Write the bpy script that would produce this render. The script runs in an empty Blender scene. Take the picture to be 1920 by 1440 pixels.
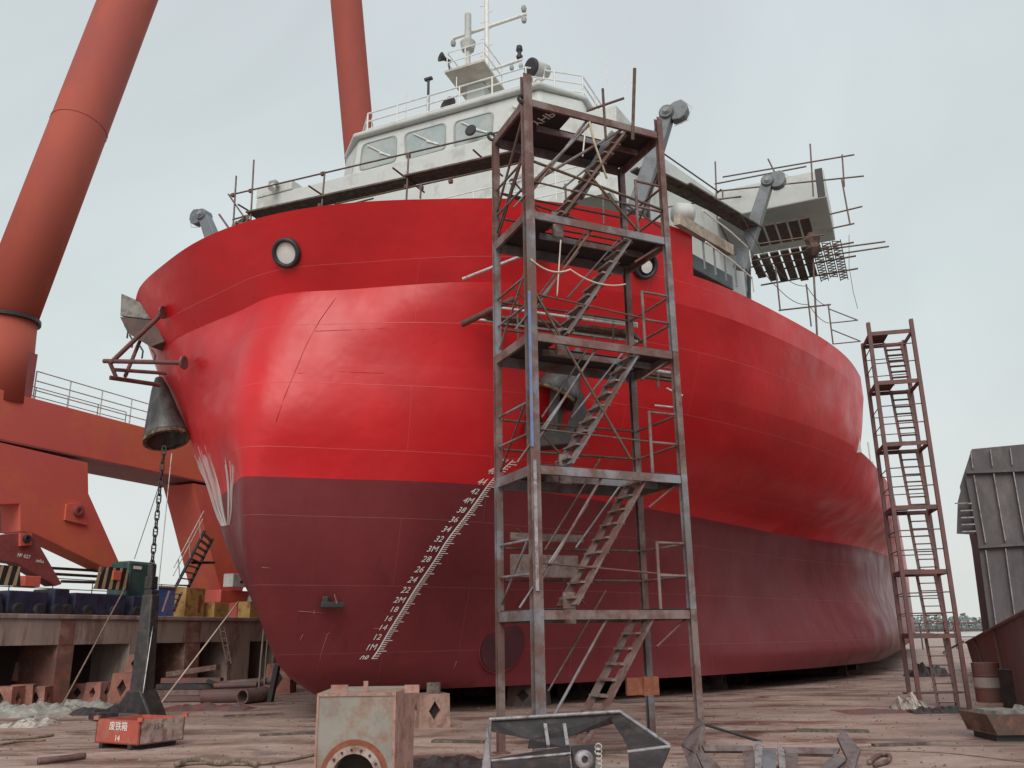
import bpy, math, random
import numpy as np
from mathutils import Vector, Matrix
random.seed(7)
C = bpy.context.scene
col = bpy.context.collection
R_ = math.radians
# ------------------------------------------------------------------ camera
FPX, TH, RO, CH = 1620.0, R_(16.2), R_(0.8), 1.7
Fv = Vector((0, math.cos(TH), math.sin(TH)))
U0 = Vector((0, -math.sin(TH), math.cos(TH))); R0 = Vector((1, 0, 0))
Rv = R0*math.cos(RO) - U0*math.sin(RO); Uv = U0*math.cos(RO) + R0*math.sin(RO)
CAM = Vector((0, 0, CH))
cd = bpy.data.cameras.new('camera'); cam = bpy.data.objects.new('camera', cd); col.objects.link(cam)
cam.matrix_world = Matrix(((Rv.x, Uv.x, -Fv.x, 0), (Rv.y, Uv.y, -Fv.y, 0), (Rv.z, Uv.z, -Fv.z, CH), (0, 0, 0, 1)))
cd.sensor_fit = 'HORIZONTAL'; cd.sensor_width = 36; cd.lens = 36*FPX/1920
cd.clip_start = .1; cd.clip_end = 6000
C.camera = cam
# ------------------------------------------------------------------ sky and sun (overcast)
w = bpy.data.worlds.new("World"); C.world = w; w.use_nodes = True
nt = w.node_tree; nt.nodes.clear()
out = nt.nodes.new('ShaderNodeOutputWorld'); bg = nt.nodes.new('ShaderNodeBackground')
sky = nt.nodes.new('ShaderNodeTexSky'); sky.sky_type = 'NISHITA'; sky.sun_disc = False
SUN_EL, SUN_AZ = R_(42), R_(188)          # sun behind the camera, a little to the left, veiled by cloud
sky.sun_elevation = SUN_EL; sky.sun_rotation = SUN_AZ; sky.dust_density = 4; sky.air_density = 1.2
tc = nt.nodes.new('ShaderNodeTexCoord'); sx = nt.nodes.new('ShaderNodeSeparateXYZ')
ramp = nt.nodes.new('ShaderNodeValToRGB')
els = ramp.color_ramp.elements
els[0].position = 0.0; els[0].color = (6.1, 6.35, 6.2, 1)
els[1].position = 1.0; els[1].color = (4.5, 4.9, 5.1, 1)
for pos, c_ in ((.12, (5.9, 6.2, 6.1)), (.35, (4.9, 5.4, 5.35)), (.6, (4.7, 5.1, 5.2))):
    e = els.new(pos); e.color = (*c_, 1)
nz = nt.nodes.new('ShaderNodeTexNoise'); nz.inputs['Scale'].default_value = 1.9; nz.inputs['Detail'].default_value = 5; nz.inputs['Distortion'].default_value = .6
nm = nt.nodes.new('ShaderNodeMapRange'); nm.inputs[1].default_value = .3; nm.inputs[2].default_value = .7
nm.inputs[3].default_value = .89; nm.inputs[4].default_value = 1.1
mul = nt.nodes.new('ShaderNodeVectorMath'); mul.operation = 'SCALE'
mix = nt.nodes.new('ShaderNodeMix'); mix.data_type = 'RGBA'; mix.inputs[0].default_value = .9
L = nt.links.new
L(tc.outputs['Generated'], sx.inputs[0]); L(sx.outputs['Z'], ramp.inputs[0]); L(tc.outputs['Generated'], nz.inputs['Vector'])
L(nz.outputs[0], nm.inputs[0]); L(ramp.outputs[0], mul.inputs[0]); L(nm.outputs[0], mul.inputs['Scale'])
L(sky.outputs[0], mix.inputs[6]); L(mul.outputs[0], mix.inputs[7]); L(mix.outputs[2], bg.inputs[0])
bg.inputs[1].default_value = .1; L(bg.outputs[0], out.inputs[0])
sd = bpy.data.lights.new('sun', 'SUN'); sd.energy = 1.5; sd.angle = R_(42); sd.color = (1, .95, .88)
so = bpy.data.objects.new('sun', sd); col.objects.link(so); so.location = (-20, -30, 60)
sdir = Vector((math.sin(SUN_AZ)*math.cos(SUN_EL), math.cos(SUN_AZ)*math.cos(SUN_EL), math.sin(SUN_EL)))
so.rotation_euler = sdir.to_track_quat('Z', 'Y').to_euler()
C.view_settings.view_transform = 'Standard'; C.view_settings.look = 'None'
C.view_settings.exposure = .45; C.view_settings.gamma = 1; C.view_settings.use_curve_mapping = False
# ------------------------------------------------------------------ rays through photo pixels, used to work out real positions
def ray(x, y): return Fv*FPX + Rv*(x-960) + Uv*(720-y)
def atz(x, y, z=0): r = ray(x, y); return CAM + r*((z-CH)/r.z)
def aty(x, y, Y): r = ray(x, y); return CAM + r*(Y/r.y)
PHI = R_(24); AX = Vector((math.sin(PHI), math.cos(PHI), 0)); PX = Vector((AX.y, -AX.x, 0))
tip = atz(500, 405, 10.7); S0G = tip.dot(AX); P0G = tip.dot(PX)-.1
SHIP = Matrix.Translation(AX*S0G+PX*P0G) @ Matrix.Rotation(-PHI, 4, 'Z')
SI = SHIP.inverted()
def ss(x, y, s): r = ray(x, y); return SI @ (CAM + r*((s+S0G)/r.dot(AX)))
def sb(x, y, b): r = ray(x, y); return SI @ (CAM + r*((b+P0G)/r.dot(PX)))
def sz(x, y, z): return SI @ atz(x, y, z)
# ------------------------------------------------------------------ materials
MC = {}
def M(name, c, rough=.6, metal=0, c2=None, amt=.5, scale=1.5, det=6, var=.25, bump=.1, bscale=20, coat=0, spec=.5, stretch=(1, 1, 1), c3=None, amt3=.35, coord='pos'):
    """paint or metal: base colour with tone variation, patches of a second (and third) colour, fine relief"""
    if name in MC: return MC[name]
    m = bpy.data.materials.new(name); m.use_nodes = True; t = m.node_tree; N = t.nodes; K = t.links.new
    b = N['Principled BSDF']; b.inputs['Metallic'].default_value = metal; b.inputs['Specular IOR Level'].default_value = spec
    b.inputs['Coat Weight'].default_value = coat
    if coord == 'pos': src = N.new('ShaderNodeNewGeometry').outputs['Position']
    else: src = N.new('ShaderNodeTexCoord').outputs['Object']
    mp = N.new('ShaderNodeMapping'); mp.inputs['Scale'].default_value = stretch; K(src, mp.inputs[0])
    n1 = N.new('ShaderNodeTexNoise'); n1.inputs['Scale'].default_value = scale; n1.inputs['Detail'].default_value = det; n1.inputs['Roughness'].default_value = .65
    K(mp.outputs[0], n1.inputs['Vector'])
    r1 = N.new('ShaderNodeMapRange'); r1.inputs[1].default_value = .3; r1.inputs[2].default_value = .7
    r1.inputs[3].default_value = 1-var; r1.inputs[4].default_value = 1+var
    K(n1.outputs[0], r1.inputs[0])
    sc = N.new('ShaderNodeVectorMath'); sc.operation = 'SCALE'; sc.inputs[0].default_value = c; K(r1.outputs[0], sc.inputs['Scale'])
    last = sc.outputs[0]
    for k, (cc, am) in enumerate(((c2, amt), (c3, amt3))):
        if cc is None: continue
        n2 = N.new('ShaderNodeTexNoise'); n2.inputs['Scale'].default_value = scale*(1.7, .8)[k]; n2.inputs['Detail'].default_value = 8; n2.inputs['Roughness'].default_value = .72
        of = N.new('ShaderNodeVectorMath'); of.operation = 'ADD'; of.inputs[1].default_value = (13.1*(k+1), 4.7, 9.3); K(mp.outputs[0], of.inputs[0]); K(of.outputs[0], n2.inputs['Vector'])
        r2 = N.new('ShaderNodeMapRange'); lo = .72-am*.5; r2.inputs[1].default_value = lo-.05; r2.inputs[2].default_value = lo+.07
        K(n2.outputs[0], r2.inputs[0]); mx = N.new('ShaderNodeMix'); mx.data_type = 'RGBA'
        K(r2.outputs[0], mx.inputs[0]); K(last, mx.inputs[6]); mx.inputs[7].default_value = (*cc, 1); last = mx.outputs[2]
    K(last, b.inputs['Base Color'])
    rr = N.new('ShaderNodeMapRange'); rr.inputs[3].default_value = max(.03, rough-.1); rr.inputs[4].default_value = min(1, rough+.1); K(n1.outputs[0], rr.inputs[0]); K(rr.outputs[0], b.inputs['Roughness'])
    if bump:
        n3 = N.new('ShaderNodeTexNoise'); n3.inputs['Scale'].default_value = bscale; n3.inputs['Detail'].default_value = 4; K(mp.outputs[0], n3.inputs['Vector'])
        bp = N.new('ShaderNodeBump'); bp.inputs['Strength'].default_value = bump; bp.inputs['Distance'].default_value = .02; K(n3.outputs[0], bp.inputs['Height']); K(bp.outputs[0], b.inputs['Normal'])
    MC[name] = m; return m
def hull_mat(name, c, rough, c2, amt, seam, dirt=.0, spec=.75):
    m = bpy.data.materials.new(name); m.use_nodes = True; t = m.node_tree; N = t.nodes; K = t.links.new; b = N['Principled BSDF']
    tcn = N.new('ShaderNodeTexCoord'); s = N.new('ShaderNodeSeparateXYZ'); K(tcn.outputs['Object'], s.inputs[0])
    ab = N.new('ShaderNodeMath'); ab.operation = 'ABSOLUTE'; K(s.outputs['X'], ab.inputs[0])
    ad = N.new('ShaderNodeMath'); ad.operation = 'ADD'; K(ab.outputs[0], ad.inputs[0]); K(s.outputs['Y'], ad.inputs[1])
    cb = N.new('ShaderNodeCombineXYZ'); K(ad.outputs[0], cb.inputs[0]); K(s.outputs['Z'], cb.inputs[1])
    br = N.new('ShaderNodeTexBrick'); br.inputs['Scale'].default_value = 1; br.inputs['Brick Width'].default_value = 7.3; br.inputs['Row Height'].default_value = 1.37
    br.inputs['Mortar Size'].default_value = .009; br.inputs['Mortar Smooth'].default_value = .6; br.offset = .37
    br.inputs['Color1'].default_value = (0, 0, 0, 1); br.inputs['Color2'].default_value = (.0, .0, .0, 1); br.inputs['Mortar'].default_value = (1, 1, 1, 1); K(cb.outputs[0], br.inputs['Vector'])
    n1 = N.new('ShaderNodeTexNoise'); n1.inputs['Scale'].default_value = .5; n1.inputs['Detail'].default_value = 5; K(tcn.outputs['Object'], n1.inputs['Vector'])
    # streaks running down the plating
    st = N.new('ShaderNodeMapping'); st.inputs['Scale'].default_value = (1.4, 1.4, .12); K(tcn.outputs['Object'], st.inputs[0])
    n2 = N.new('ShaderNodeTexNoise'); n2.inputs['Scale'].default_value = 1.6; n2.inputs['Detail'].default_value = 9; n2.inputs['Roughness'].default_value = .7; K(st.outputs[0], n2.inputs['Vector'])
    r1 = N.new('ShaderNodeMapRange'); r1.inputs[1].default_value = .3; r1.inputs[2].default_value = .7; r1.inputs[3].default_value = .86; r1.inputs[4].default_value = 1.14; K(n1.outputs[0], r1.inputs[0])
    sc = N.new('ShaderNodeVectorMath'); sc.operation = 'SCALE'; sc.inputs[0].default_value = c; K(r1.outputs[0], sc.inputs['Scale'])
    r2 = N.new('ShaderNodeMapRange'); r2.inputs[1].default_value = .75-amt*.4; r2.inputs[2].default_value = .9-amt*.4; r2.inputs[4].default_value = .7; K(n2.outputs[0], r2.inputs[0])
    mx = N.new('ShaderNodeMix'); mx.data_type = 'RGBA'; K(r2.outputs[0], mx.inputs[0]); K(sc.outputs[0], mx.inputs[6]); mx.inputs[7].default_value = (*c2, 1)
    # old scuffed, chalky paint towards midships and aft
    rs = N.new('ShaderNodeMapRange'); rs.inputs[1].default_value = 22; rs.inputs[2].default_value = 29; rs.inputs[4].default_value = dirt; K(s.outputs['Y'], rs.inputs[0])
    r3 = N.new('ShaderNodeMapRange'); r3.inputs[1].default_value = .42; r3.inputs[2].default_value = .62; K(n2.outputs[0], r3.inputs[0])
    wv = N.new('ShaderNodeTexWave'); wv.bands_direction = 'Y'; wv.inputs['Scale'].default_value = .55; wv.inputs['Distortion'].default_value = 1.2; wv.inputs['Detail'].default_value = 3; K(tcn.outputs['Object'], wv.inputs['Vector'])
    mw = N.new('ShaderNodeMath'); mw.operation = 'MULTIPLY_ADD'; mw.inputs[1].default_value = .35; mw.inputs[2].default_value = .65; K(wv.outputs[1], mw.inputs[0])
    mw2 = N.new('ShaderNodeMath'); mw2.operation = 'MULTIPLY'; K(mw.outputs[0], mw2.inputs[0]); K(rs.outputs[0], mw2.inputs[1])
    mm = N.new('ShaderNodeMath'); mm.operation = 'MULTIPLY'; K(mw2.outputs[0], mm.inputs[0]); K(r3.outputs[0], mm.inputs[1])
    mz = N.new('ShaderNodeMix'); mz.data_type = 'RGBA'; K(mm.outputs[0], mz.inputs[0]); K(mx.outputs[2], mz.inputs[6]); mz.inputs[7].default_value = (.33, .19, .2, 1)
    my = N.new('ShaderNodeMix'); my.data_type = 'RGBA'; sm = N.new('ShaderNodeMath'); sm.operation = 'MULTIPLY'; sm.inputs[1].default_value = .45
    K(br.outputs[0], sm.inputs[0]); K(sm.outputs[0], my.inputs[0]); K(mz.outputs[2], my.inputs[6]); my.inputs[7].default_value = (*seam, 1)
    K(my.outputs[2], b.inputs['Base Color'])
    n4 = N.new('ShaderNodeTexNoise'); n4.inputs['Scale'].default_value = 1.1; n4.inputs['Detail'].default_value = 2; K(tcn.outputs['Object'], n4.inputs['Vector'])
    rr = N.new('ShaderNodeMapRange'); rr.inputs[1].default_value = .3; rr.inputs[2].default_value = .7; rr.inputs[3].default_value = rough-.07; rr.inputs[4].default_value = rough+.1; K(n4.outputs[0], rr.inputs[0]); K(rr.outputs[0], b.inputs['Roughness'])
    n5 = N.new('ShaderNodeTexNoise'); n5.inputs['Scale'].default_value = .9; n5.inputs['Detail'].default_value = 3; K(tcn.outputs['Object'], n5.inputs['Vector'])
    a2 = N.new('ShaderNodeMath'); a2.operation = 'MULTIPLY_ADD'; a2.inputs[1].default_value = .12; K(br.outputs[0], a2.inputs[0]); K(n5.outputs[0], a2.inputs[2])
    bp = N.new('ShaderNodeBump'); bp.inputs['Strength'].default_value = .34; bp.inputs['Distance'].default_value = .13; K(a2.outputs[0], bp.inputs['Height']); K(bp.outputs[0], b.inputs['Normal'])
    b.inputs['Specular IOR Level'].default_value = spec
    return m
hull_red = hull_mat('hull_red', (.56, .009, .015), .38, (.47, .01, .018), .3, (.62, .12, .11), .55, .5)
hull_dark = hull_mat('hull_antifouling', (.175, .028, .034), .44, (.125, .022, .026), .5, (.34, .13, .14), .8, .28)
white = M('white_paint', (.52, .55, .535), .5, c2=(.42, .43, .41), amt=.3, scale=.8, var=.06, bump=.04)
rail_white = M('rail_white', (.70, .71, .69), .5, c2=(.45, .43, .4), amt=.25, scale=6, var=.1)
grey = M('davit_grey', (.16, .18, .2), .45, c2=(.11, .12, .13), amt=.4, scale=1.2, var=.12)
dark = M('black_steel', (.025, .025, .03), .55, c2=(.05, .045, .04), amt=.3)
steel = M('tower_steel', (.15, .13, .133), .6, metal=.15, c2=(.15, .075, .06), amt=.42, scale=1.1, var=.3, c3=(.24, .24, .265), amt3=.4)
rust = M('rusty_primer', (.145, .075, .07), .7, c2=(.11, .055, .045), amt=.4, scale=2.2, var=.25, c3=(.2, .15, .14), amt3=.4)
tread_m = M('tread_steel', (.23, .21, .2), .65, metal=.1, c2=(.2, .1, .07), amt=.45, scale=3, var=.2)
plate_dark = M('platform_plate', (.035, .03, .034), .7, c2=(.05, .03, .028), amt=.35, scale=2, var=.3)
pole_m = M('scaffold_pole', (.13, .12, .11), .5, metal=.4, c2=(.14, .07, .045), amt=.5, scale=5, var=.3)
pole_r = M('red_oxide_pole', (.15, .05, .045), .6, c2=(.08, .05, .045), amt=.4, scale=4, var=.3)
pole_w = M('galvanised_pole', (.55, .55, .54), .4, metal=.3, c2=(.3, .27, .25), amt=.3, scale=5)
plank_m = M('plank', (.16, .125, .10), .8, c2=(.08, .06, .055), amt=.5, scale=4, var=.35, bump=.3)
plank_r = M('rusty_plank', (.14, .075, .06), .8, c2=(.07, .05, .045), amt=.5, scale=4, var=.35, bump=.3)
crane_m = M('crane_orange', (.64, .15, .085), .7, spec=.3, c2=(.58, .17, .08), amt=.28, scale=.28, var=.13, bump=.03, c3=(.60, .12, .10), amt3=.5)
crane_tube_m = M('crane_tube_paint', (.39, .088, .06), .75, spec=.25, stretch=(1, 1, .35), c2=(.42, .14, .07), amt=.2, scale=.25, var=.1, bump=.03, c3=(.33, .08, .065), amt3=.45)
crane_old = M('crane_faded_red', (.27, .075, .075), .6, c2=(.22, .06, .05), amt=.4, scale=.8, var=.15)
ochre = M('ochre_yellow', (.42, .26, .09), .6, c2=(.2, .1, .05), amt=.35, scale=2)
navy = M('navy_blue', (.03, .035, .075), .5, c2=(.02, .02, .03), amt=.4, scale=2)
blue = M('bin_blue', (.06, .13, .38), .5, c2=(.09, .09, .2), amt=.35, scale=2)
green = M('winch_green', (.04, .095, .085), .5, c2=(.03, .06, .05), amt=.3, scale=2)
concrete = M('stained_concrete', (.36, .285, .255), .85, c2=(.2, .135, .115), amt=.4, scale=.9, var=.25, stretch=(1.3, 1.3, .3), bump=.3, bscale=6, c3=(.33, .27, .235), amt3=.4)
black_void = M('dark_interior', (.03, .022, .022), .9)
chain_m = M('chain_iron', (.035, .032, .035), .55, metal=.3, c2=(.08, .06, .055), amt=.35, scale=6)
anchor_m = M('anchor_black', (.035, .032, .034), .5, metal=.1, c2=(.07, .055, .05), amt=.35, scale=3, var=.3)
block_m = M('keel_block_red', (.30, .12, .09), .8, c2=(.2, .1, .08), amt=.45, scale=2, c3=(.36, .2, .17), amt3=.35)
scrap_red = M('bin_red', (.42, .085, .055), .7, c2=(.3, .16, .13), amt=.35, scale=3, var=.15)
scrap_grey = M('bin_weathered', (.33, .24, .21), .8, c2=(.2, .11, .09), amt=.4, scale=4, c3=(.42, .34, .3), amt3=.4)
box_grey = M('duct_box_grey', (.27, .245, .215), .65, c2=(.21, .19, .165), amt=.35, scale=2.2, var=.15, c3=(.24, .13, .09), amt3=.32)
box_pink = M('duct_box_primer', (.36, .2, .17), .7, c2=(.25, .11, .08), amt=.35, scale=4)
orange_rust = M('orange_rust', (.24, .085, .05), .8, c2=(.2, .06, .03), amt=.5, scale=6)
block_steel = M('dull_steel_plate', (.10, .092, .098), .7, c2=(.08, .075, .08), amt=.4, scale=.8, var=.2, c3=(.17, .14, .14), amt3=.25, stretch=(1, 1, .4))
barge_m = M('barge_brown', (.14, .085, .085), .7, c2=(.2, .075, .06), amt=.4, scale=1, stretch=(1, 1, .35), var=.25)
rope_m = M('rope', (.22, .16, .12), .9, c2=(.12, .09, .07), amt=.4, scale=10)
rope_w = M('pale_rope', (.55, .45, .37), .9)
tarp_m = M('grey_tarp', (.22, .22, .2), .8, c2=(.36, .35, .32), amt=.4, scale=3, bump=.4, bscale=5)
paper = M('white_sheeting', (.75, .74, .73), .7, var=.08)
paint_white = M('white_lettering', (.82, .80, .78), .6, var=.05, bump=0)
glass = M('window_glass', (.30, .36, .36), .12, c2=(.38, .40, .39), amt=.4, scale=1.2, var=.1, bump=0, spec=.8)
gasket = M('window_gasket', (.30, .32, .31), .6)
radome = M('antenna_grey', (.42, .43, .42), .5)
# ------------------------------------------------------------------ builders
class Thing:
    def __init__(s, name, label, cat, base=(0, 0, 0), frame=None, group=None):
        s.F = frame if frame else Matrix(); s.base = Vector(base)
        o = bpy.data.objects.new(name, None); col.objects.link(o); s.o = o; o.empty_display_size = .3
        o.matrix_world = s.F @ Matrix.Translation(s.base)
        o['label'] = label; o['category'] = cat
        if group: o['group'] = group
def finish(o, name, m, parent, smooth=False):
    if m: o.data.materials.append(m)
    if smooth: o.data.shade_smooth()
class MB:
    def __init__(s): s.v = []; s.f = []; s.mi = []
    def add(s, v, f, mi=0):
        n = len(s.v); s.v += [Vector(p) for p in v]; s.f += [tuple(i+n for i in q) for q in f]; s.mi += [mi]*len(f)
    def box(s, c, size, rot=None, mi=0):
        c = Vector(c); hx, hy, hz = (k/2 for k in size)
        vs = [Vector((x, y, z)) for x in (-hx, hx) for y in (-hy, hy) for z in (-hz, hz)]
        if rot is not None: vs = [rot @ p for p in vs]
        s.add([c+p for p in vs], [(0, 1, 3, 2), (4, 6, 7, 5), (0, 4, 5, 1), (2, 3, 7, 6), (0, 2, 6, 4), (1, 5, 7, 3)], mi)
    def bb(s, a, b, mi=0): a = Vector(a); b = Vector(b); d = b-a; s.box((a+b)/2, (abs(d.x), abs(d.y), abs(d.z)), None, mi)
    def prism(s, poly, off, mi=0):
        """closed polygon of 3-D points pushed along the vector off"""
        n = len(poly); off = Vector(off); a = [Vector(p) for p in poly]; b = [p+off for p in a]
        s.add(a+b, [tuple(range(n))[::-1], tuple(range(n, 2*n))]+[(i, (i+1) % n, n+(i+1) % n, n+i) for i in range(n)], mi)
    def tube(s, pts, r, n=8, cap=True, r1=None, mi=0):
        pts = [Vector(p) for p in pts]; rings = []; m = len(pts); vs = []
        for i, p in enumerate(pts):
            d = (pts[min(i+1, m-1)]-pts[max(i-1, 0)]).normalized(); up = Vector((0, 0, 1)) if abs(d.z) < .93 else Vector((1, 0, 0))
            a = d.cross(up).normalized(); b = a.cross(d); rr = r if r1 is None else r+(r1-r)*i/(m-1)
            vs += [p+(a*math.cos(2*math.pi*k/n)+b*math.sin(2*math.pi*k/n))*rr for k in range(n)]
        fs = [(i*n+k, i*n+(k+1) % n, (i+1)*n+(k+1) % n, (i+1)*n+k) for i in range(m-1) for k in range(n)]
        if cap: fs += [tuple(range(n))[::-1], tuple(range((m-1)*n, m*n))]
        s.add(vs, fs, mi)
    def lathe(s, c, axis, prof, n=20, mi=0):
        """prof: (distance along axis, radius)"""
        c = Vector(c); d = Vector(axis).normalized(); up = Vector((0, 0, 1)) if abs(d.z) < .9 else Vector((1, 0, 0))
        a = d.cross(up).normalized(); b = a.cross(d); vs = []
        for t, r in prof: vs += [c+d*t+(a*math.cos(2*math.pi*k/n)+b*math.sin(2*math.pi*k/n))*max(r, 1e-4) for k in range(n)]
        m = len(prof); s.add(vs, [(i*n+k, i*n+(k+1) % n, (i+1)*n+(k+1) % n, (i+1)*n+k) for i in range(m-1) for k in range(n)], mi)
    def build(s, name, m, T, parent=None, smooth=False, label=None, mats=None, kind=None, bevel=0):
        me = bpy.data.meshes.new(name); off = T.base if T else Vector()
        me.from_pydata([tuple(p-off) for p in s.v], [], s.f); me.update()
        for mm in (mats or [m]): me.materials.append(mm)
        if mats: me.polygons.foreach_set('material_index', s.mi)
        if smooth: me.shade_smooth()
        o = bpy.data.objects.new(name, me); col.objects.link(o)
        if parent is not None: o.parent = parent
        elif T: o.parent = T.o
        if label: o['label'] = label
        if kind: o['kind'] = kind
        if bevel:
            md = o.modifiers.new('bevel', 'BEVEL'); md.width = bevel; md.segments = 2; md.limit_method = 'ANGLE'
        return o
UM = {}
def unit(kind, m):
    k = (kind, m.name)
    if k in UM: return UM[k]
    b = MB()
    if kind == 'tube': b.tube([(0, 0, 0), (0, 0, 1)], 1, 10)
    elif kind == 'box': b.box((0, 0, .5), (1, 1, 1))
    elif kind == 'hbeam':
        b.box((0, .44, .5), (1, .12, 1)); b.box((0, -.44, .5), (1, .12, 1)); b.box((0, 0, .5), (.12, .76, 1))
    elif kind == 'channel':
        b.box((0, .45, .5), (.1, .1, 1)); b.box((0, -.45, .5), (.1, .1, 1)); b.box((-.0, 0, .5), (.1, .8, 1))
    me = bpy.data.meshes.new(kind+'_'+m.name); me.from_pydata([tuple(p) for p in b.v], [], b.f); me.materials.append(m); me.update()
    if kind == 'tube':
        me.shade_smooth()
        for p in me.polygons:
            if len(p.vertices) > 4: p.use_smooth = False
    UM[k] = me; return me
def piece(name, kind, p0, p1, wx, wy, m, T, parent=None, up=(0, 0, 1), label=None):
    """a straight member from p0 to p1 sharing its mesh with its kind"""
    p0 = Vector(p0); p1 = Vector(p1); d = p1-p0; ln = d.length; z = d/ln
    u = Vector(up)
    if abs(z.dot(u)) > .97: u = Vector((0, 1, 0))
    x = u.cross(z).normalized(); y = z.cross(x)
    o = bpy.data.objects.new(name, unit(kind, m)); col.objects.link(o); o.parent = parent or T.o
    q = p0-T.base
    o.matrix_local = Matrix(((x.x*wx, y.x*wy, z.x*ln, q.x), (x.y*wx, y.y*wy, z.y*ln, q.y), (x.z*wx, y.z*wy, z.z*ln, q.z), (0, 0, 0, 1)))
    if label: o['label'] = label
    return o
def tube(name, p0, p1, r, m, T, parent=None, **k): return piece(name, 'tube', p0, p1, r, r, m, T, parent, **k)
def bar(name, p0, p1, wx, wy, m, T, parent=None, **k): return piece(name, 'box', p0, p1, wx, wy, m, T, parent, **k)
def letters(name, txt, size, org, xd, yd, m, T, parent=None, depth=.003, sx=1, fn=None):
    cu = bpy.data.curves.new('txt', 'FONT'); cu.body = txt; cu.size = size; cu.extrude = depth; cu.resolution_u = 2; cu.align_x = 'CENTER'; cu.align_y = 'CENTER'
    ob = bpy.data.objects.new('txt', cu); col.objects.link(ob); bpy.context.view_layer.update()
    me = bpy.data.meshes.new_from_object(ob.evaluated_get(bpy.context.evaluated_depsgraph_get())); bpy.data.objects.remove(ob)
    xd = Vector(xd).normalized(); yd = Vector(yd).normalized(); zd = xd.cross(yd).normalized(); org = Vector(org)
    for v in me.vertices:
        c = v.co.copy(); c.x *= sx
        v.co = (fn(c) if fn else org+xd*c.x+yd*c.y+zd*c.z) - T.base
    me.materials.clear(); me.materials.append(m); me.update()
    o = bpy.data.objects.new(name, me); col.objects.link(o); o.parent = parent or T.o; return o
def structure(name, mb, m, kind='structure', **k):
    o = mb.build(name, m, None, **k); o['kind'] = kind; return o
# ------------------------------------------------------------------ ground
g = MB(); g.add([(-900, -200, 0), (900, -200, 0), (900, 1500, 0), (-900, 1500, 0)], [(0, 1, 2, 3)])
gm = bpy.data.materials.new('yard_ground'); gm.use_nodes = True
N = gm.node_tree.nodes; K = gm.node_tree.links.new; b_ = N['Principled BSDF']
po = N.new('ShaderNodeNewGeometry'); mp = N.new('ShaderNodeMapping'); mp.inputs['Scale'].default_value = (.5, 1.2, 1); mp.inputs['Rotation'].default_value = (0, 0, R_(8)); K(po.outputs['Position'], mp.inputs[0])
def noise(sc, det, rg=.6, vec=None, dist=0):
    n = N.new('ShaderNodeTexNoise'); n.inputs['Scale'].default_value = sc; n.inputs['Detail'].default_value = det; n.inputs['Roughness'].default_value = rg; n.inputs['Distortion'].default_value = dist
    K(vec or mp.outputs[0], n.inputs['Vector']); return n
na = noise(.9, 8, .65, None, .6); nb = noise(.22, 4); nc = noise(6, 8, .7, po.outputs['Position'])
cr = N.new('ShaderNodeValToRGB'); e = cr.color_ramp.elements; e[0].position = .36; e[0].color = (.17, .1, .08, 1); e[1].position = .62; e[1].color = (.40, .305, .265, 1)
q = e.new(.47); q.color = (.33, .23, .19, 1)
K(na.outputs[0], cr.inputs[0])
mr = N.new('ShaderNodeMapRange'); mr.inputs[1].default_value = .3; mr.inputs[2].default_value = .7; mr.inputs[3].default_value = .75; mr.inputs[4].default_value = 1.2; K(nc.outputs[0], mr.inputs[0])
mr2 = N.new('ShaderNodeMapRange'); mr2.inputs[1].default_value = .35; mr2.inputs[2].default_value = .65; mr2.inputs[3].default_value = .85; mr2.inputs[4].default_value = 1.12; K(nb.outputs[0], mr2.inputs[0])
mq = N.new('ShaderNodeMath'); mq.operation = 'MULTIPLY'; K(mr.outputs[0], mq.inputs[0]); K(mr2.outputs[0], mq.inputs[1])
mp2 = N.new('ShaderNodeMapping'); mp2.inputs['Scale'].default_value = (.16, .55, 1); mp2.inputs['Rotation'].default_value = (0, 0, R_(-6)); K(po.outputs['Position'], mp2.inputs[0])
nd = noise(1.6, 9, .7, mp2.outputs[0], .8); rd_ = N.new('ShaderNodeMapRange'); rd_.inputs[1].default_value = .53; rd_.inputs[2].default_value = .6; rd_.inputs[3].default_value = 1; rd_.inputs[4].default_value = .5; K(nd.outputs[0], rd_.inputs[0])
mq2 = N.new('ShaderNodeMath'); mq2.operation = 'MULTIPLY'; K(mq.outputs[0], mq2.inputs[0]); K(rd_.outputs[0], mq2.inputs[1]); mq = mq2
sv = N.new('ShaderNodeVectorMath'); sv.operation = 'SCALE'; K(cr.outputs[0], sv.inputs[0]); K(mq.outputs[0], sv.inputs['Scale']); K(sv.outputs[0], b_.inputs['Base Color'])
rr = N.new('ShaderNodeMapRange'); rr.inputs[1].default_value = .35; rr.inputs[2].default_value = .6; rr.inputs[3].default_value = .3; rr.inputs[4].default_value = .85; K(na.outputs[0], rr.inputs[0]); K(rr.outputs[0], b_.inputs['Roughness'])
bp = N.new('ShaderNodeBump'); bp.inputs['Strength'].default_value = .5; bp.inputs['Distance'].default_value = .03; K(nc.outputs[0], bp.inputs['Height']); K(bp.outputs[0], b_.inputs['Normal'])
structure('ground', g, gm)
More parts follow.
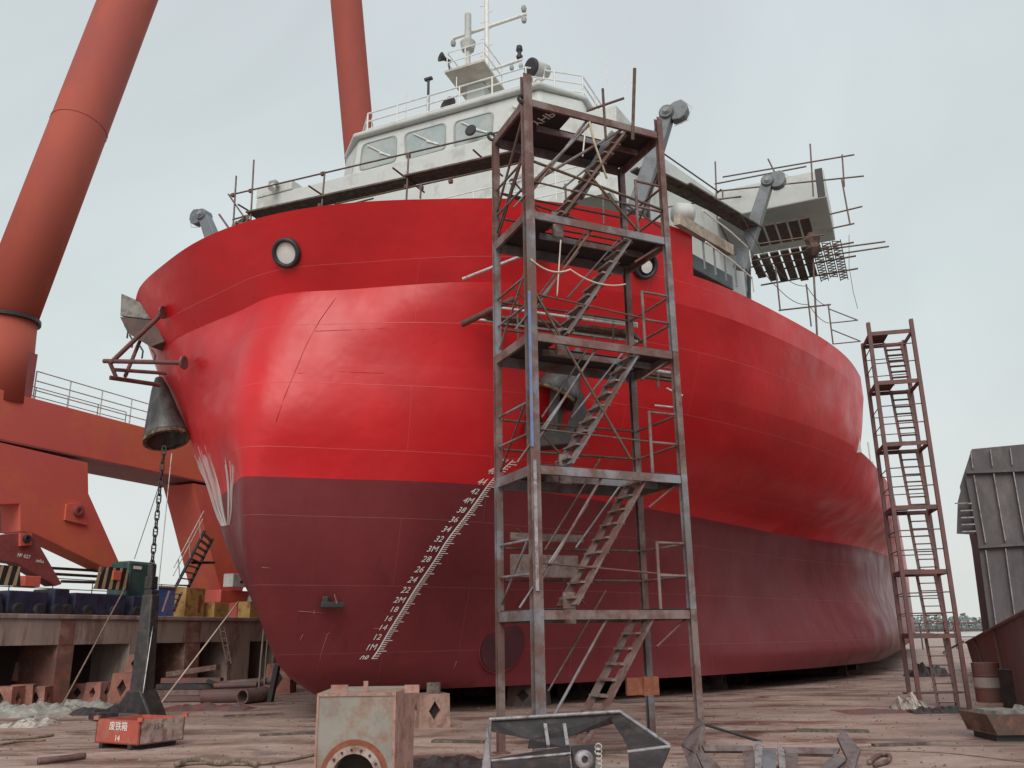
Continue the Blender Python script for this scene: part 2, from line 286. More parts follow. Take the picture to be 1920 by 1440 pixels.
# ------------------------------------------------------------------ ship hull form
def pchip(xs, ys):
    xs = np.array(xs, float); ys = np.array(ys, float); h = np.diff(xs); d = np.diff(ys)/h; n = len(xs); m = np.zeros(n)
    for i in range(1, n-1):
        if d[i-1]*d[i] > 0: w1 = 2*h[i]+h[i-1]; w2 = h[i]+2*h[i-1]; m[i] = (w1+w2)/(w1/d[i-1]+w2/d[i])
    m[0] = d[0]; m[-1] = d[-1]
    def f(x):
        x = min(max(x, xs[0]), xs[-1]); i = min(max(int(np.searchsorted(xs, x))-1, 0), n-2); t = (x-xs[i])/h[i]
        return float((1+2*t)*(1-t)**2*ys[i]+t*(1-t)**2*h[i]*m[i]+t*t*(3-2*t)*ys[i+1]+t*t*(t-1)*h[i]*m[i+1])
    return f
END = 75.
LV = {
 .52: [(2.75, 0), (3.3, .35), (4.5, 1.25), (6.5, 2.9), (13, 6.8), (19, 9.2), (26, 10.6), (45, 11), (END, 11.2)],
 1.0: [(1.75, 0), (2.2, .4), (3.1, 1.05), (5, 2.2), (10, 5.2), (19, 9.5), (26, 11.1), (45, 11.6), (END, 11.9)],
 1.5: [(1.3, 0), (1.75, .45), (3.1, 1.4), (5, 2.5), (10, 5.3), (19, 9.3), (26, 11.2), (45, 11.75), (END, 12)],
 2.5: [(.70, 0), (1.2, .55), (3.1, 2.1), (5, 3.1), (10, 5.5), (18, 8.5), (26, 11), (45, 11.8), (END, 12)],
 3.5: [(.33, 0), (.9, .7), (3.1, 2.85), (5, 3.9), (11, 6.2), (18, 8.3), (26, 10.8), (45, 11.8), (END, 12)],
 4.88: [(.05, 0), (.3, .42), (1.0, 1.25), (3.1, 3.6), (4.8, 4.5), (11.2, 6.7), (17.7, 8.4), (25, 10.7), (32, 11.55), (45, 11.85), (END, 12)],
 6.0: [(-.02, 0), (.2, .68), (.95, 1.7), (2.7, 3.8), (4.6, 5.45), (11, 8.5), (17, 10.5), (24, 11.6), (33, 12.0), (45, 12), (END, 12.05)],
 7.5: [(.2, 0), (.46, .85), (1.15, 2.05), (2.5, 4.15), (4.8, 6.5), (8.2, 8.7), (15.5, 11.1), (19.7, 11.55), (27.6, 11.95), (45, 12), (END, 12.05)],
 9.1: [(.72, 0), (1.05, 1.3), (1.98, 4.3), (4.25, 7.2), (7.2, 9.05), (15, 11.3), (22, 11.8), (28, 11.95), (45, 12), (END, 12.05)]}
TOP = [(0, 0), (.2, 1.75), (.85, 3.65), (1.9, 5.75), (4.9, 8.4), (8.5, 9.75), (15, 11.4), (22, 11.6), (END, 11.6)]
ZL = sorted(LV); SF = pchip(ZL, [LV[z][0][0] for z in ZL])
def lvl(tab): s0 = tab[0][0]; return s0, pchip([math.sqrt(s-s0) for s, b in tab], [b for s, b in tab])
LF = [lvl(LV[z]) for z in ZL]; TF = lvl(TOP)
def hull(u, z):
    """point of the starboard side in ship coordinates; u runs stem to stern"""
    s = SF(z)+(END-SF(z))*u*u
    bs = [f(math.sqrt(END-s0)*u) for s0, f in LF]
    return Vector((pchip(ZL, bs)(z), s, z))
def topcurve(u): return Vector((TF[1](math.sqrt(END)*u), END*u*u, 0))
def hull_s(s, z):
    s0 = SF(z); return hull(math.sqrt(max(0, (s-s0)/(END-s0))), z)
ship = Thing('offshore_ship', 'large red ship with dark red lower hull and white wheelhouse standing on the slipway', 'ship', (0, 0, 0), SHIP)
us = sorted([(i/96)**1.15 for i in range(97)]+[math.sqrt(15.95/END), math.sqrt(15.99/END)])
rows = [.52, .7, .9, 1.15, 1.5, 1.9, 2.3, 2.7, 3.1, 3.5, 3.9, 4.3, 4.6, 4.88, 5.2, 5.6, 6., 6.4, 6.85, 7.3]
def skin(rows, us, split):
    h = MB(); nu = len(us); idx = {}
    for side in (1, -1):
        for j, z in enumerate(rows):
            for i, u in enumerate(us):
                if i == 0 and side == -1: idx[(side, j, i)] = idx[(1, j, i)]; continue
                p = hull(u, z); idx[(side, j, i)] = len(h.v); h.v.append(Vector((p.x*side, p.y, p.z)))
    for side in (1, -1):
        for j in range(len(rows)-1):
            for i in range(nu-1):
                q = (idx[(side, j, i)], idx[(side, j, i+1)], idx[(side, j+1, i+1)], idx[(side, j+1, i)])
                if len(set(q)) < 4: continue
                h.f.append(q if side == 1 else q[::-1]); h.mi.append(0 if rows[j] < split-.05 else 1)
    for j in range(len(rows)-1):
        h.f.append((idx[(1, j, nu-1)], idx[(-1, j, nu-1)], idx[(-1, j+1, nu-1)], idx[(1, j+1, nu-1)])); h.mi.append(0 if rows[j] < split-.05 else 1)
    return h, idx, nu
h, idx, nu = skin(rows, us, 4.88)
for i in range(nu-1):
    q = tuple(dict.fromkeys([idx[(1, 0, i)], idx[(-1, 0, i)], idx[(-1, 0, i+1)], idx[(1, 0, i+1)]])); h.f.append(q); h.mi.append(0)
ho = h.build('hull', None, ship, smooth=True, mats=[hull_dark, hull_red]); ho.data.set_sharp_from_angle(angle=R_(40))
uf = [u for u in us if END*u*u < 15.96]
h, idx, nu = skin([7.3, 7.6, 8., 8.4, 8.75, 9.1], uf, 0)
ho = h.build('forecastle_side', None, ship, smooth=True, mats=[hull_dark, hull_red]); ho.data.set_sharp_from_angle(angle=R_(40))
# flared bulwark above the knuckle, with thickness and a cap
def strake(name, s_a, s_b, ztop, th=.05, n=70, only=0):
    mb = MB(); pts = []
    uu = [math.sqrt(s_a/END)+(math.sqrt(s_b/END)-math.sqrt(s_a/END))*i/n for i in range(n+1)]
    sides = ((1, uu), (-1, uu[::-1]))
    seq = [(-1, u) for u in uu[::-1]]+[(1, u) for u in (uu[1:] if s_a == 0 else uu)] if s_a == 0 else None
    runs = [seq] if seq else [[(only, u) for u in uu]]
    for run in runs:
        n0 = len(mb.v); R = 4
        for sd_, u in run:
            k = hull(u, 9.1); t = topcurve(u)
            for r in range(R+1):
                f = r/R*(ztop-9.1)/1.6; z = 9.1+1.6*f
                p = k.lerp(t, f); mb.v.append(Vector((p.x*sd_, p.y, z)))
            f = (ztop-9.1)/1.6; p = k.lerp(t, f)
            inn = Vector((max(0, p.x-th*1.6)*sd_, p.y+th*2.2, ztop)); mb.v.append(inn)
            p = k; mb.v.append(Vector((max(0, p.x-th*1.6)*sd_, p.y+th*2.2, 9.15)))
        W = R+3
        for i in range(len(run)-1):
            for r in range(W):
                a = n0+i*W+r; b = n0+i*W+(r+1) % W; c = n0+(i+1)*W+(r+1) % W; d = n0+(i+1)*W+r
                mb.f.append((a, d, c, b)); mb.mi.append(0)
        mb.f.append(tuple(n0+r for r in range(W))); mb.f.append(tuple(n0+(len(run)-1)*W+r for r in range(W))[::-1]); mb.mi += [0, 0]
    o = mb.build(name, hull_red, ship); 
    me = o.data; me.shade_smooth(); me.set_sharp_from_angle(angle=R_(35)); return o
strake('bulwark', 0, 5.0, 10.7)
strake('sheer_strake', 5.0, 15.97, 9.8, only=1)
strake('sheer_strake', 5.0, 15.97, 9.8, only=-1)
b = MB(); b.bb((-11.2, 15.9, 7.2), (11.2, 16.0, 9.75)); b.build('break_bulkhead', white, ship)
# decks
d_ = MB(); pts = [hull_s(s, 9.1) for s in (.6, 1, 2, 4, 7, 11, 15.8)]
d_.add([(p.x-.1, p.y, 9.2) for p in pts]+[(-p.x+.1, p.y, 9.2) for p in pts[::-1]], [tuple(range(2*len(pts)))])
d_.build('foredeck', M('deck_green', (.07, .12, .09), .7), ship)
d_ = MB(); d_.add([(11.0, 16, 7.1), (-11.0, 16, 7.1), (-11.4, END, 7.1), (11.4, END, 7.1)], [(0, 1, 2, 3)]); d_.build('working_deck', MC['deck_green'], ship)
# ------------------------------------------------------------------ superstructure
def wallbox(name, poly, z0, z1, m, T, bevel=.04, **k):
    b = MB(); b.prism([(x, y, z0) for x, y in poly], (0, 0, z1-z0)); return b.build(name, m, T, bevel=bevel, **k)
wallbox('lower_deckhouse', [(-6.6, 8.2), (6.4, 8.2), (6.8, 22), (-6.8, 22)], 9.06, 13.2, white, ship)
wallbox('middle_deckhouse', [(-6.9, 7.4), (6.1, 7.4), (6.5, 10.5), (7.6, 13.9), (7.6, 21), (-7.2, 21)], 13.2, 16.35, white, ship)
wing = wallbox('bridge_wing', [(7.62, 13.9), (11.2, 13.9), (11.2, 17.5), (7.62, 17.5)], 15.35, 16.4, white, ship)
WH = [(-3.45, 8.0), (3.6, 8.0), (4.7, 9.3), (4.7, 14.5), (-4.6, 14.5), (-4.6, 9.0)]
# wheelhouse leans back a little towards its roof
b = MB(); n = len(WH); lo = [Vector((x, y, 16.36)) for x, y in WH]; hi = [Vector((x*.95, y+(.18 if y < 9 else 0.0), 18.15)) for x, y in WH]
b.add(lo+hi, [tuple(range(n))[::-1], tuple(range(n, 2*n))]+[(i, (i+1) % n, n+(i+1) % n, n+i) for i in range(n)])
wh = b.build('wheelhouse', white, ship, bevel=.08)
b = MB(); b.prism([(x*.98, y+(-.02 if y < 9 else .05), 18.15) for x, y in WH], (0, 0, .16)); b.build('wheelhouse_roof', white, ship, bevel=.06)
def window(cs, T):
    """four corners on the front of the wheelhouse, (b,z) pairs -> frame, pane"""
    def P(bz, out): bb, z = bz; return Vector((bb, 8.0+.18*(z-16.36)/1.79-out, z))
    c = Vector((sum(q[0] for q in cs)/4, sum(q[1] for q in cs)/4))
    def loop(sc, out):
        pts = []
        for i in range(4):
            a = Vector(cs[i]); prv = Vector(cs[i-1]); nx = Vector(cs[(i+1) % 4]); r = .16
            a2 = [a+(prv-a).normalized()*r, a+((prv-a).normalized()+(nx-a).normalized())*r*.3, a+(nx-a).normalized()*r]
            pts += [P(c+(q-c)*sc, out) for q in a2]
        return pts
    o1 = loop(1, .03); i1 = loop(.93, .03); o0 = loop(1, -.01); i0 = loop(.93, -.01); m_ = MB(); n = len(o1)
    m_.add(o1+i1+o0+i0, [(i, (i+1) % n, n+(i+1) % n, n+i) for i in range(n)]+[(i, 2*n+i, 2*n+(i+1) % n, (i+1) % n) for i in range(n)]+[(n+i, n+(i+1) % n, 3*n+(i+1) % n, 3*n+i) for i in range(n)])
    fr = m_.build('window', gasket, T)
    g_ = MB(); q = loop(.935, .008); g_.add(q, [tuple(range(len(q)))[::-1]]); g_.build('pane', glass, T, parent=fr)
    # wiper arm across the pane
    w_ = MB(); a = P(c+Vector((-.45, .4)), .05); bq = P(c+Vector((.3, -.15)), .05); w_.tube([a, bq], .02, 6); w_.box(bq, (.5, .015, .05), Matrix.Rotation(.5, 3, 'Y')); w_.build('wiper', rail_white, T, parent=fr)
wins = [((675, 322), (745, 305), (743, 252), (678, 268)), ((762, 300), (838, 283), (835, 230), (757, 247)), ((853, 278), (925, 262), (925, 208), (850, 226))]
for wq in wins:
    cs = [(ss(x, y, 8.1).x, ss(x, y, 8.1).z) for x, y in wq]
    zlo = (cs[0][1]+cs[1][1])/2; zhi = (cs[2][1]+cs[3][1])/2
    window([(cs[0][0], zlo), (cs[1][0], zlo), (cs[2][0], zhi), (cs[3][0], zhi)], ship)
w0 = [(ss(675, 322, 8.1).x), ss(925, 262, 8.1).x]
window([(1.75+.95, 16.85), (3.3, 16.85), (3.25, 17.85), (1.75+.95, 17.85)], ship)
# side window on the chamfered corner
b = MB(); b.add([(-3.42, 8.1, 16.8), (-4.25, 9.1, 16.8), (-4.1, 9.15, 17.8), (-3.32, 8.2, 17.8)], [(0, 1, 2, 3)]); 
for v in b.v: v.x -= .03; v.y -= .03
b.build('corner_window', glass, ship)
# roof railing
def railing(name, pts, hgt, m, T, n_mid=2, r=.022, post=1.1):
    par = MB(); pts = [Vector(p) for p in pts]
    for k in range(n_mid+1): par.tube([p+Vector((0, 0, hgt*(k+1)/(n_mid+1))) for p in pts], r, 6)
    o = par.build(name, m, T)
    for a, c in zip(pts, pts[1:]):
        n = max(1, round((c-a).length/post))
        for i in range(n): tube('rail_post', a.lerp(c, i/n), a.lerp(c, i/n)+Vector((0, 0, hgt)), r, m, T)
    tube('rail_post', pts[-1], pts[-1]+Vector((0, 0, hgt)), r, m, T); return o
railing('roof_rail', [(-4.1, 12.5, 18.3), (-4.1, 9.5, 18.3), (-3.1, 8.4, 18.3), (2.9, 8.4, 18.3), (4.4, 9.6, 18.3), (4.5, 13, 18.3)], .95, rail_white, ship, 2, .028)
for q in ((-4.0, 9.6), (-3.0, 8.5), (-1.7, 8.6), (.2, 8.7)):
    tube('whip_aerial', (q[0], q[1], 18.3), (q[0]+.03, q[1], 19.9), .018, rail_white, ship)
for q in ((4.6, 11.8, 21.2), (5.1, 12.2, 20.8), (5.4, 12.0, 20.3), (3.9, 12.6, 20.2)): tube('whip_aerial', (q[0], q[1], 18.3), q, .014, rail_white, ship)
# raised port box of the middle tier with its lamp bracket
b = MB(); b.bb((-6.9, 7.38, 16.36), (-5.4, 9.2, 16.75)); b.build('vent_coaming', white, ship, bevel=.03)
lp = ss(513, 348, 7.2)
b = MB(); b.box(lp+Vector((0, 0, .06)), (.3, .22, .2)); b.build('flood_lamp', gasket, ship, bevel=.03)
b = MB(); b.lathe(lp+Vector((.06, -.12, -.12)), (0, -.5, -1), [(-.1, .07), (.05, .13), (.1, .13), (.1, 0)]); b.build('lamp_cowl', rail_white, ship)
# mast
MX, MY = .45, 9.9
mast = MB()
mast.prism([(MX-.55, MY-.35, 18.3), (MX+.55, MY-.35, 18.3), (MX+.45, MY+.6, 18.3), (MX-.45, MY+.6, 18.3)], (0, 0, .5))
mast.add([(MX-.4, MY-.3, 18.8), (MX+.4, MY-.3, 18.8), (MX+.4, MY+.5, 18.8), (MX-.4, MY+.5, 18.8), (MX-.3, MY-.25, 20.2), (MX+.3, MY-.25, 20.2), (MX+.3, MY+.4, 20.2), (MX-.3, MY+.4, 20.2)], [(0, 1, 5, 4), (1, 2, 6, 5), (2, 3, 7, 6), (3, 0, 4, 7), (4, 5, 6, 7)])
mast.build('mast_base', white, ship, bevel=.03)
pl = MB(); pl.add([(MX-.75, MY-1.1, 20.3), (MX+.75, MY-1.1, 20.3), (MX+.75, MY+.7, 20.2), (MX-.75, MY+.7, 20.2), (MX-.75, MY-1.1, 20.38), (MX+.75, MY-1.1, 20.38), (MX+.75, MY+.7, 20.28), (MX-.75, MY+.7, 20.28)], [(3, 2, 1, 0), (4, 5, 6, 7), (0, 1, 5, 4), (1, 2, 6, 5), (2, 3, 7, 6), (3, 0, 4, 7)])
pl.build('mast_platform', M('beige_paint', (.5, .46, .40), .6), ship)
railing('platform_rail', [(MX-.7, MY+.5, 20.35), (MX-.7, MY-1.0, 20.35), (MX+.7, MY-1.0, 20.35), (MX+.7, MY+.5, 20.35)], .8, rail_white, ship, 1, .022, .8)
tube('mast_pole', (MX+.35, MY, 20.2), (MX+.35, MY, 24.6), .085, rail_white, ship)
for k in range(9): tube('mast_rung', (MX+.35, MY, 20.7+.35*k), (MX+.35+(.25 if k % 2 else -.25), MY-.05, 20.7+.35*k), .012, rail_white, ship)
tube('yardarm', (MX-1.0, MY, 22.55), (MX+1.9, MY, 22.6), .06, rail_white, ship)
tube('yardarm', (MX+.35, MY, 20.75), (MX+1.7, MY, 20.8), .055, rail_white, ship)
for (x, z, r) in ((MX-1.0, 22.35, .1), (MX+1.8, 22.4, .1), (MX+1.8, 22.85, .1), (MX+1.3, 20.6, .08), (MX+1.65, 20.55, .08)):
    b = MB(); b.lathe((x, MY, z-r), (0, 0, 1), [(0, .0), (0, r*.8), (r, r), (r*2, r*.8), (r*2, 0)], 12); b.build('navigation_light', gasket, ship)
b = MB(); b.lathe((MX+1.6, MY, 20.86), (0, 0, 1), [(0, .09), (.1, .12), (.14, .07), (.3, .07), (.34, .12), (.5, .1), (.52, 0)], 14); b.build('signal_lamp', dark, ship, smooth=True)
b = MB(); b.lathe((MX-.25, MY-.3, 20.35), (0, 0, 1), [(0, .09), (1.2, .09), (1.25, .22), (1.55, .28), (1.6, .16), (1.75, .13), (1.8, .12), (2.75, .12), (2.8, 0)], 16); b.build('satcom_post', radome, ship)
b = MB(); b.lathe((MX-.8, MY-1.0, 20.95), (-.5, -.8, .1), [(-.25, .05), (0, .07), (.15, .17), (.18, .17), (.14, .03)], 16); b.tube([(MX-.65, MY-.85, 20.35), (MX-.72, MY-.9, 20.95)], .03); b.build('ship_horn', dark, ship)
b = MB(); b.lathe((MX-.55, MY-.9, 18.95), (-.25, -1, .1), [(-.5, .1), (-.2, .12), (.2, .33), (.24, .33), (.15, .02)], 20); b.tube([(MX-.3, MY-.7, 18.3), (MX-.5, MY-.8, 18.9)], .05); b.build('ship_horn', dark, ship)
fr = ss(884, 246, 7.8); b = MB(); b.lathe(fr, (0, -1, 0), [(0, 0), (0, .16), (.06, .2), (.1, .16), (.1, 0)], 18); b.build('wash_port', dark, ship)
tube('jack_staff', (MX-1.2, 8.5, 18.3), (MX-1.2, 8.5, 19.95), .045, dark, ship)
b = MB(); b.box((MX-1.2, 8.5, 20.0), (.28, .12, .08)); b.build('staff_head', dark, ship)
# search light
sp = ss(1008, 130, 8.8); b = MB()
b.lathe(sp, (-.45, -1, -.2), [(-.42, .05), (-.38, .24), (-.1, .26), (.22, .28), (.25, .28)], 22); sl = b.build('search_light', radome, ship, smooth=True)
b = MB(); b.lathe(sp, (-.45, -1, -.2), [(.24, .0), (.24, .3), (.32, .3), (.34, .26), (.34, 0)], 22); b.build('lens', dark, ship, parent=sl)
b = MB(); b.tube([sp+Vector((-.25, 0, 0)), sp+Vector((-.2, 0, -.45)), sp+Vector((0, 0, -.5)), sp+Vector((.2, 0, -.45)), sp+Vector((.25, 0, 0))], .04); b.tube([sp+Vector((0, 0, -1.0)), sp+Vector((0, 0, -.45))], .12); b.tube([(sp.x, sp.y, 18.3), sp+Vector((0, 0, -.6))], .07); b.build('light_yoke', rail_white, ship, parent=sl)
# rubbing strip marks and small fittings on the front
b = MB(); q = ss(975, 330, 7.3); b.box(q, (.55, .03, .1), Matrix.Rotation(-.25, 3, 'Y')); b.build('name_strip', gasket, ship)
b = MB(); q = ss(961, 342, 7.3); b.lathe(q, (0, -1, 0), [(0, .09), (.08, .09), (.1, 0)], 12); b.build('door_lamp', dark, ship)
# forecastle railing in front of the deckhouse
railing('foredeck_rail', [(-4.2, 6.2, 12.9), (5.9, 6.2, 12.9)], 1.0, rail_white, ship, 2, .02, 1.3)
b = MB(); b.bb((-6.5, 6.0, 12.8), (6.2, 8.2, 12.95)); b.build('deckhouse_balcony', white, ship)
# ------------------------------------------------------------------ fairleads, anchors, davits
def ring(name, c, nrm, r_out, r_in, m, T, depth=.12, parent=None, lab=None):
    b = MB(); b.lathe(c, nrm, [(-.05, r_out), (depth*.6, r_out), (depth, r_out*.93), (depth, r_in*1.08), (depth*.6, r_in), (-.05, r_in)], 28); return b.build(name, m, T, parent=parent, smooth=True, label=lab)
def bul(s, z, side=1):
    u = math.sqrt(s/END); k = hull(u, 9.1); t = topcurve(u); f = (z-9.1)/1.6; p = k.lerp(t, f); p.x *= side; p.z = z; return p
def bul_n(s, z, side):
    p = bul(s, z, side); a = bul(s+.1, z, side)-p; c = bul(s, z+.1, side)-p; n_ = a.cross(c).normalized()
    if n_.y > 0: n_ = -n_
    return p, n_
def nearest_bul(x, y, z, side=1):
    best = min((((SHIP@bul(s/50, z, side)), s/50) for s in range(1, 240)), key=lambda q: abs(((q[0]-CAM).dot(Rv)/(q[0]-CAM).dot(Fv))*FPX+960-x)); return best[1]
s_ = nearest_bul(538, 470, 9.9); p, n_ = bul_n(s_, 9.9, 1)
ringo = ring('fairlead', p, n_, .34, .235, dark, ship)
b = MB(); b.lathe(p+n_*.05, n_, [(0, .235), (.012, 0)], 28); b.build('cover_sheet', paper, ship, parent=ringo)
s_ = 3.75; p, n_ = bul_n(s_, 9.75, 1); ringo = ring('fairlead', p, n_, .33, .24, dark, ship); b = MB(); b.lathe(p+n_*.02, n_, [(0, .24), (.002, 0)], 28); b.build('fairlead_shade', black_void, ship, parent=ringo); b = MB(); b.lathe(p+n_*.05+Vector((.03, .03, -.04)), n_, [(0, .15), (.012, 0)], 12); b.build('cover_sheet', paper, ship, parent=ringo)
p, n_ = bul_n(1.95, 9.8, 1)
yv = Vector((0, 0, 1)); xv = yv.cross(n_).normalized(); b = MB(); b.prism([p-xv*.24-yv*.2, p+xv*.24-yv*.2, p+xv*.24+yv*.2, p-xv*.24+yv*.2], n_*.05); pt_ = b.build('fairlead_plate', paper, ship)
b = MB(); b.lathe(p+n_*.05, n_, [(0, .11), (.03, .11), (.03, .06), (0, .06)], 16); b.build('plate_hole', dark, ship, parent=pt_)
# anchor bells both sides
def project_side(b_, z, side):
    """s of the hull side at half breadth b_ and height z"""
    s = SF(z)+.01
    while hull_s(s, z).x < b_: s += .02
    return Vector((b_*side, s, z))
for side, bh, zh, mx_, my_ in ((1, 5.85, 7.75, 1040, 745), (-1, 4.9, 7.95, 312, 815)):
    t = project_side(bh, zh, side); m_ = ss(mx_, my_, t.y-.25)
    if side < 0: t = ss(299, 718, 3.35); m_ = ss(312, 824, 3.25)
    ax = (m_-t); b = MB(); Lh = ax.length
    b.lathe(t, ax, [(-.15, .1), (0, .16), (.25, .24), (Lh*.9, .56), (Lh, .58), (Lh, .5), (Lh*.6, .36)], 26)
    bell = b.build('anchor_bell', M('bell_steel', (.11, .115, .115), .45, metal=.3, c2=(.05, .05, .05), amt=.4, scale=2, stretch=(1, 1, .3)), ship, smooth=True)
    b = MB(); b.lathe(t, ax, [(Lh*.97, .56), (Lh*.97, .6), (Lh*1.02, .6), (Lh*1.02, .5)], 26); b.build('bell_rim', M('bell_rim_ochre', (.28, .2, .1), .6, c2=(.05, .04, .03), amt=.5, scale=5), ship, parent=bell)
# starboard anchor hauled up into its pocket
b = MB(); c = ss(1045, 770, project_side(5.4, 6.9, 1).y-.25)
b.box(c+Vector((0, -.05, .1)), (.26, .26, 1.3), Matrix.Rotation(.12, 3, 'Y'))
for sg in (-1, 1):
    b.prism([c+Vector((sg*.12, -.2, -.75)), c+Vector((sg*.75, -.2, -.55)), c+Vector((sg*.62, -.2, .35)), c+Vector((sg*.36, -.2, -.2))], (0, .22, 0))
b.box(c+Vector((0, -.1, -.68)), (1.0, .42, .34)); b.build('stowed_anchor', anchor_m, ship, bevel=.03)
# mooring arms
def davit(p0, p1, ou, T):
    p0 = Vector(p0); p1 = Vector(p1); d = (p1-p0).normalized()
    bar_ = MB(); side = Vector((0, 1, 0)); w_ = d.cross(side).normalized()
    def rect(p, a, c): return [p+w_*a+side*c, p-w_*a+side*c, p-w_*a-side*c, p+w_*a-side*c]
    bar_.add(rect(p0, .21, .17)+rect(p1, .16, .13), [(0, 1, 2, 3), (7, 6, 5, 4), (0, 4, 5, 1), (1, 5, 6, 2), (2, 6, 7, 3), (3, 7, 4, 0)])
    o = bar_.build('mooring_arm', grey, T, bevel=.02)
    hd = MB(); hd.lathe(p1+Vector((0, -.2, 0)), (0, 1, 0), [(0, 0), (0, .16), (.05, .19), (.35, .19), (.4, .16), (.4, 0)], 24); hd.build('arm_hub', grey, T, parent=o, smooth=False)
    hn = MB(); hn.lathe(p1+Vector((0, -.22, 0)), (0, 1, 0), [(-.04, 0), (-.04, .06), (0, .085), (0, .1)], 16); hn.build('hub_bolt', M('hub_grey', (.25, .27, .28), .4), T, parent=o)
    u_ = Vector((ou, 0, 0)); q = p1+u_*.5
    ck = MB(); ck.prism([p1+Vector((0, -.12, .15)), p1+u_*.2+Vector((0, -.12, .25)), p1+u_*.38+Vector((0, -.12, .27)), p1+u_*.5+Vector((0, -.12, .14)), p1+u_*.52+Vector((0, -.12, -.04)), p1+u_*.44+Vector((0, -.12, -.2)), p1+u_*.3+Vector((0, -.12, -.27)), p1+u_*.12+Vector((0, -.12, -.25))], (0, .26, 0)); ck.build('sheave_cheek', grey, T, parent=o, bevel=.03)
    wr = MB(); wr.tube([p1+u_*.4+Vector((0, 0, .28)), p1+u_*.6+Vector((0, 0, .05)), p1+u_*.5+Vector((0, 0, -.28)), p1+u_*.15+Vector((0, 0, -.36))], .012, 6); wr.build('hoist_wire', rail_white, T, parent=o)
    tube('arm_strut', p0+Vector((0, 1.2, -.5)), p0.lerp(p1, .3), .07, grey, T)
def towards(px, py, s): return ss(px, py, s)
davit(towards(1192, 400, 5), towards(1252, 215, 5), 1, ship)
davit(towards(1388, 505, 10.5), towards(1440, 342, 10.5), 1, ship)
davit(towards(408, 470, 5), towards(383, 405, 5), -1, ship)
# draft marks on the starboard bow
def on_hull(s, z, du, out=.012):
    p = hull_s(s, z); a = hull_s(s+.05, z); t = (a-p).normalized(); q = p+t*du
    # follow the plating
    ds = du*(a.y-p.y)/(a-p).length; q = hull_s(s+ds, z); a1 = hull_s(s+ds+.05, z)-q; c1 = hull_s(s+ds, z+.05)-q
    n_ = a1.cross(c1).normalized(); n_ = n_ if n_.x > 0 else -n_
    return q+n_*out
def locate(px, py, s=3., z=3.):
    """point (s, z) of the starboard plating seen at a photo pixel"""
    def pr(s, z):
        q = SHIP@hull_s(s, z)-CAM; d = q.dot(Fv); return 960+FPX*q.dot(Rv)/d, 720-FPX*q.dot(Uv)/d
    for _ in range(14):
        x, y = pr(s, z); xs, ys = pr(s+.02, z); xz, yz = pr(s, z+.02)
        a, b, c, d = (xs-x)/.02, (xz-x)/.02, (ys-y)/.02, (yz-y)/.02; det = a*d-b*c; ex, ey = px-x, py-y
        s += max(-1, min(1, (d*ex-b*ey)/det)); z += max(-1, min(1, (a*ey-c*ex)/det)); s = max(SF(max(.6, z))+.05, s); z = min(8.9, max(.6, z))
    return s, z
MK = [(.8, 697, 1235), (1, 712, 1213), (2, 765, 1125), (3, 827, 1030), (4, 893, 940), (4.4, 918, 905), (4.8, 962, 862)]
ML = [(v,)+locate(x, y, 3, .5+v) for v, x, y in MK]
MS = pchip([m[0] for m in ML], [m[1] for m in ML]); MZ = pchip([m[0] for m in ML], [m[2] for m in ML])
sc_ = MB()
def quad_on(u0, v0, u1, v1, out=.012):
    sc_.add([on_hull(MS(v0), MZ(v0), u0, out), on_hull(MS(v0), MZ(v0), u1, out), on_hull(MS(v1), MZ(v1), u1, out), on_hull(MS(v1), MZ(v1), u0, out)], [(0, 1, 2, 3)])
v = .72
while v < 4.95: quad_on(-.018, v, .018, v+.1); v += .1
for i in range(0, 212, 2):
    v = .72+i*.02; quad_on(.018, v, .018+(.2 if i % 10 == 0 else .11), v+.014)
sc_.build('draft_scale', paint_white, ship)
for k in range(4, 25):
    val = k*2; txt = ('%dM' % (val//10)) if val % 10 == 0 else ('%02d' % val)
    letters('draft_number', txt, .165, (0, 0, 0), (1, 0, 0), (0, 1, 0), paint_white, ship, fn=lambda c, v=val/10: on_hull(MS(v+c.y), MZ(v+c.y), -.2+c.x*1.2, .012+max(0, c.z)))
# hand-welded seams and scuffs on the bow plating
def bead(name, pix, r, m, s0=2., z0=5., out=.0):
    pts = []
    for x, y in pix:
        s0, z0 = locate(x, y, s0, z0); pts.append(on_hull(s0, z0, 0, out))
    b = MB(); b.tube(pts, r, 5); return b.build(name, m, ship, smooth=True)
seam_m = M('weld_seam_paint', (.36, .01, .015), .5, var=.1)
bead('weld_seam', [(628, 556), (600, 600), (575, 645), (556, 690), (535, 740), (518, 790)], .009, seam_m, 1, 7.5)
bead('weld_seam', [(590, 621), (650, 619), (720, 616)], .007, seam_m, 1.5, 7.5); bead('weld_seam', [(560, 700), (640, 697), (720, 700), (880, 712)], .007, seam_m, 1, 7)
scf = M('scuff_pale', (.34, .13, .13), .6)
for pix in ([(595, 1258), (603, 1222), (614, 1188)], [(612, 1192), (619, 1186)], [(848, 1260), (856, 1240)], [(560, 1205), (568, 1190)], [(1376, 935), (1390, 895)], [(480, 1064), (506, 1065)], [(560, 1146), (612, 1150)], [(700, 1178), (742, 1179)]):
    bead('scuff_mark', pix, .006, scf, 2, 2.5, .002)
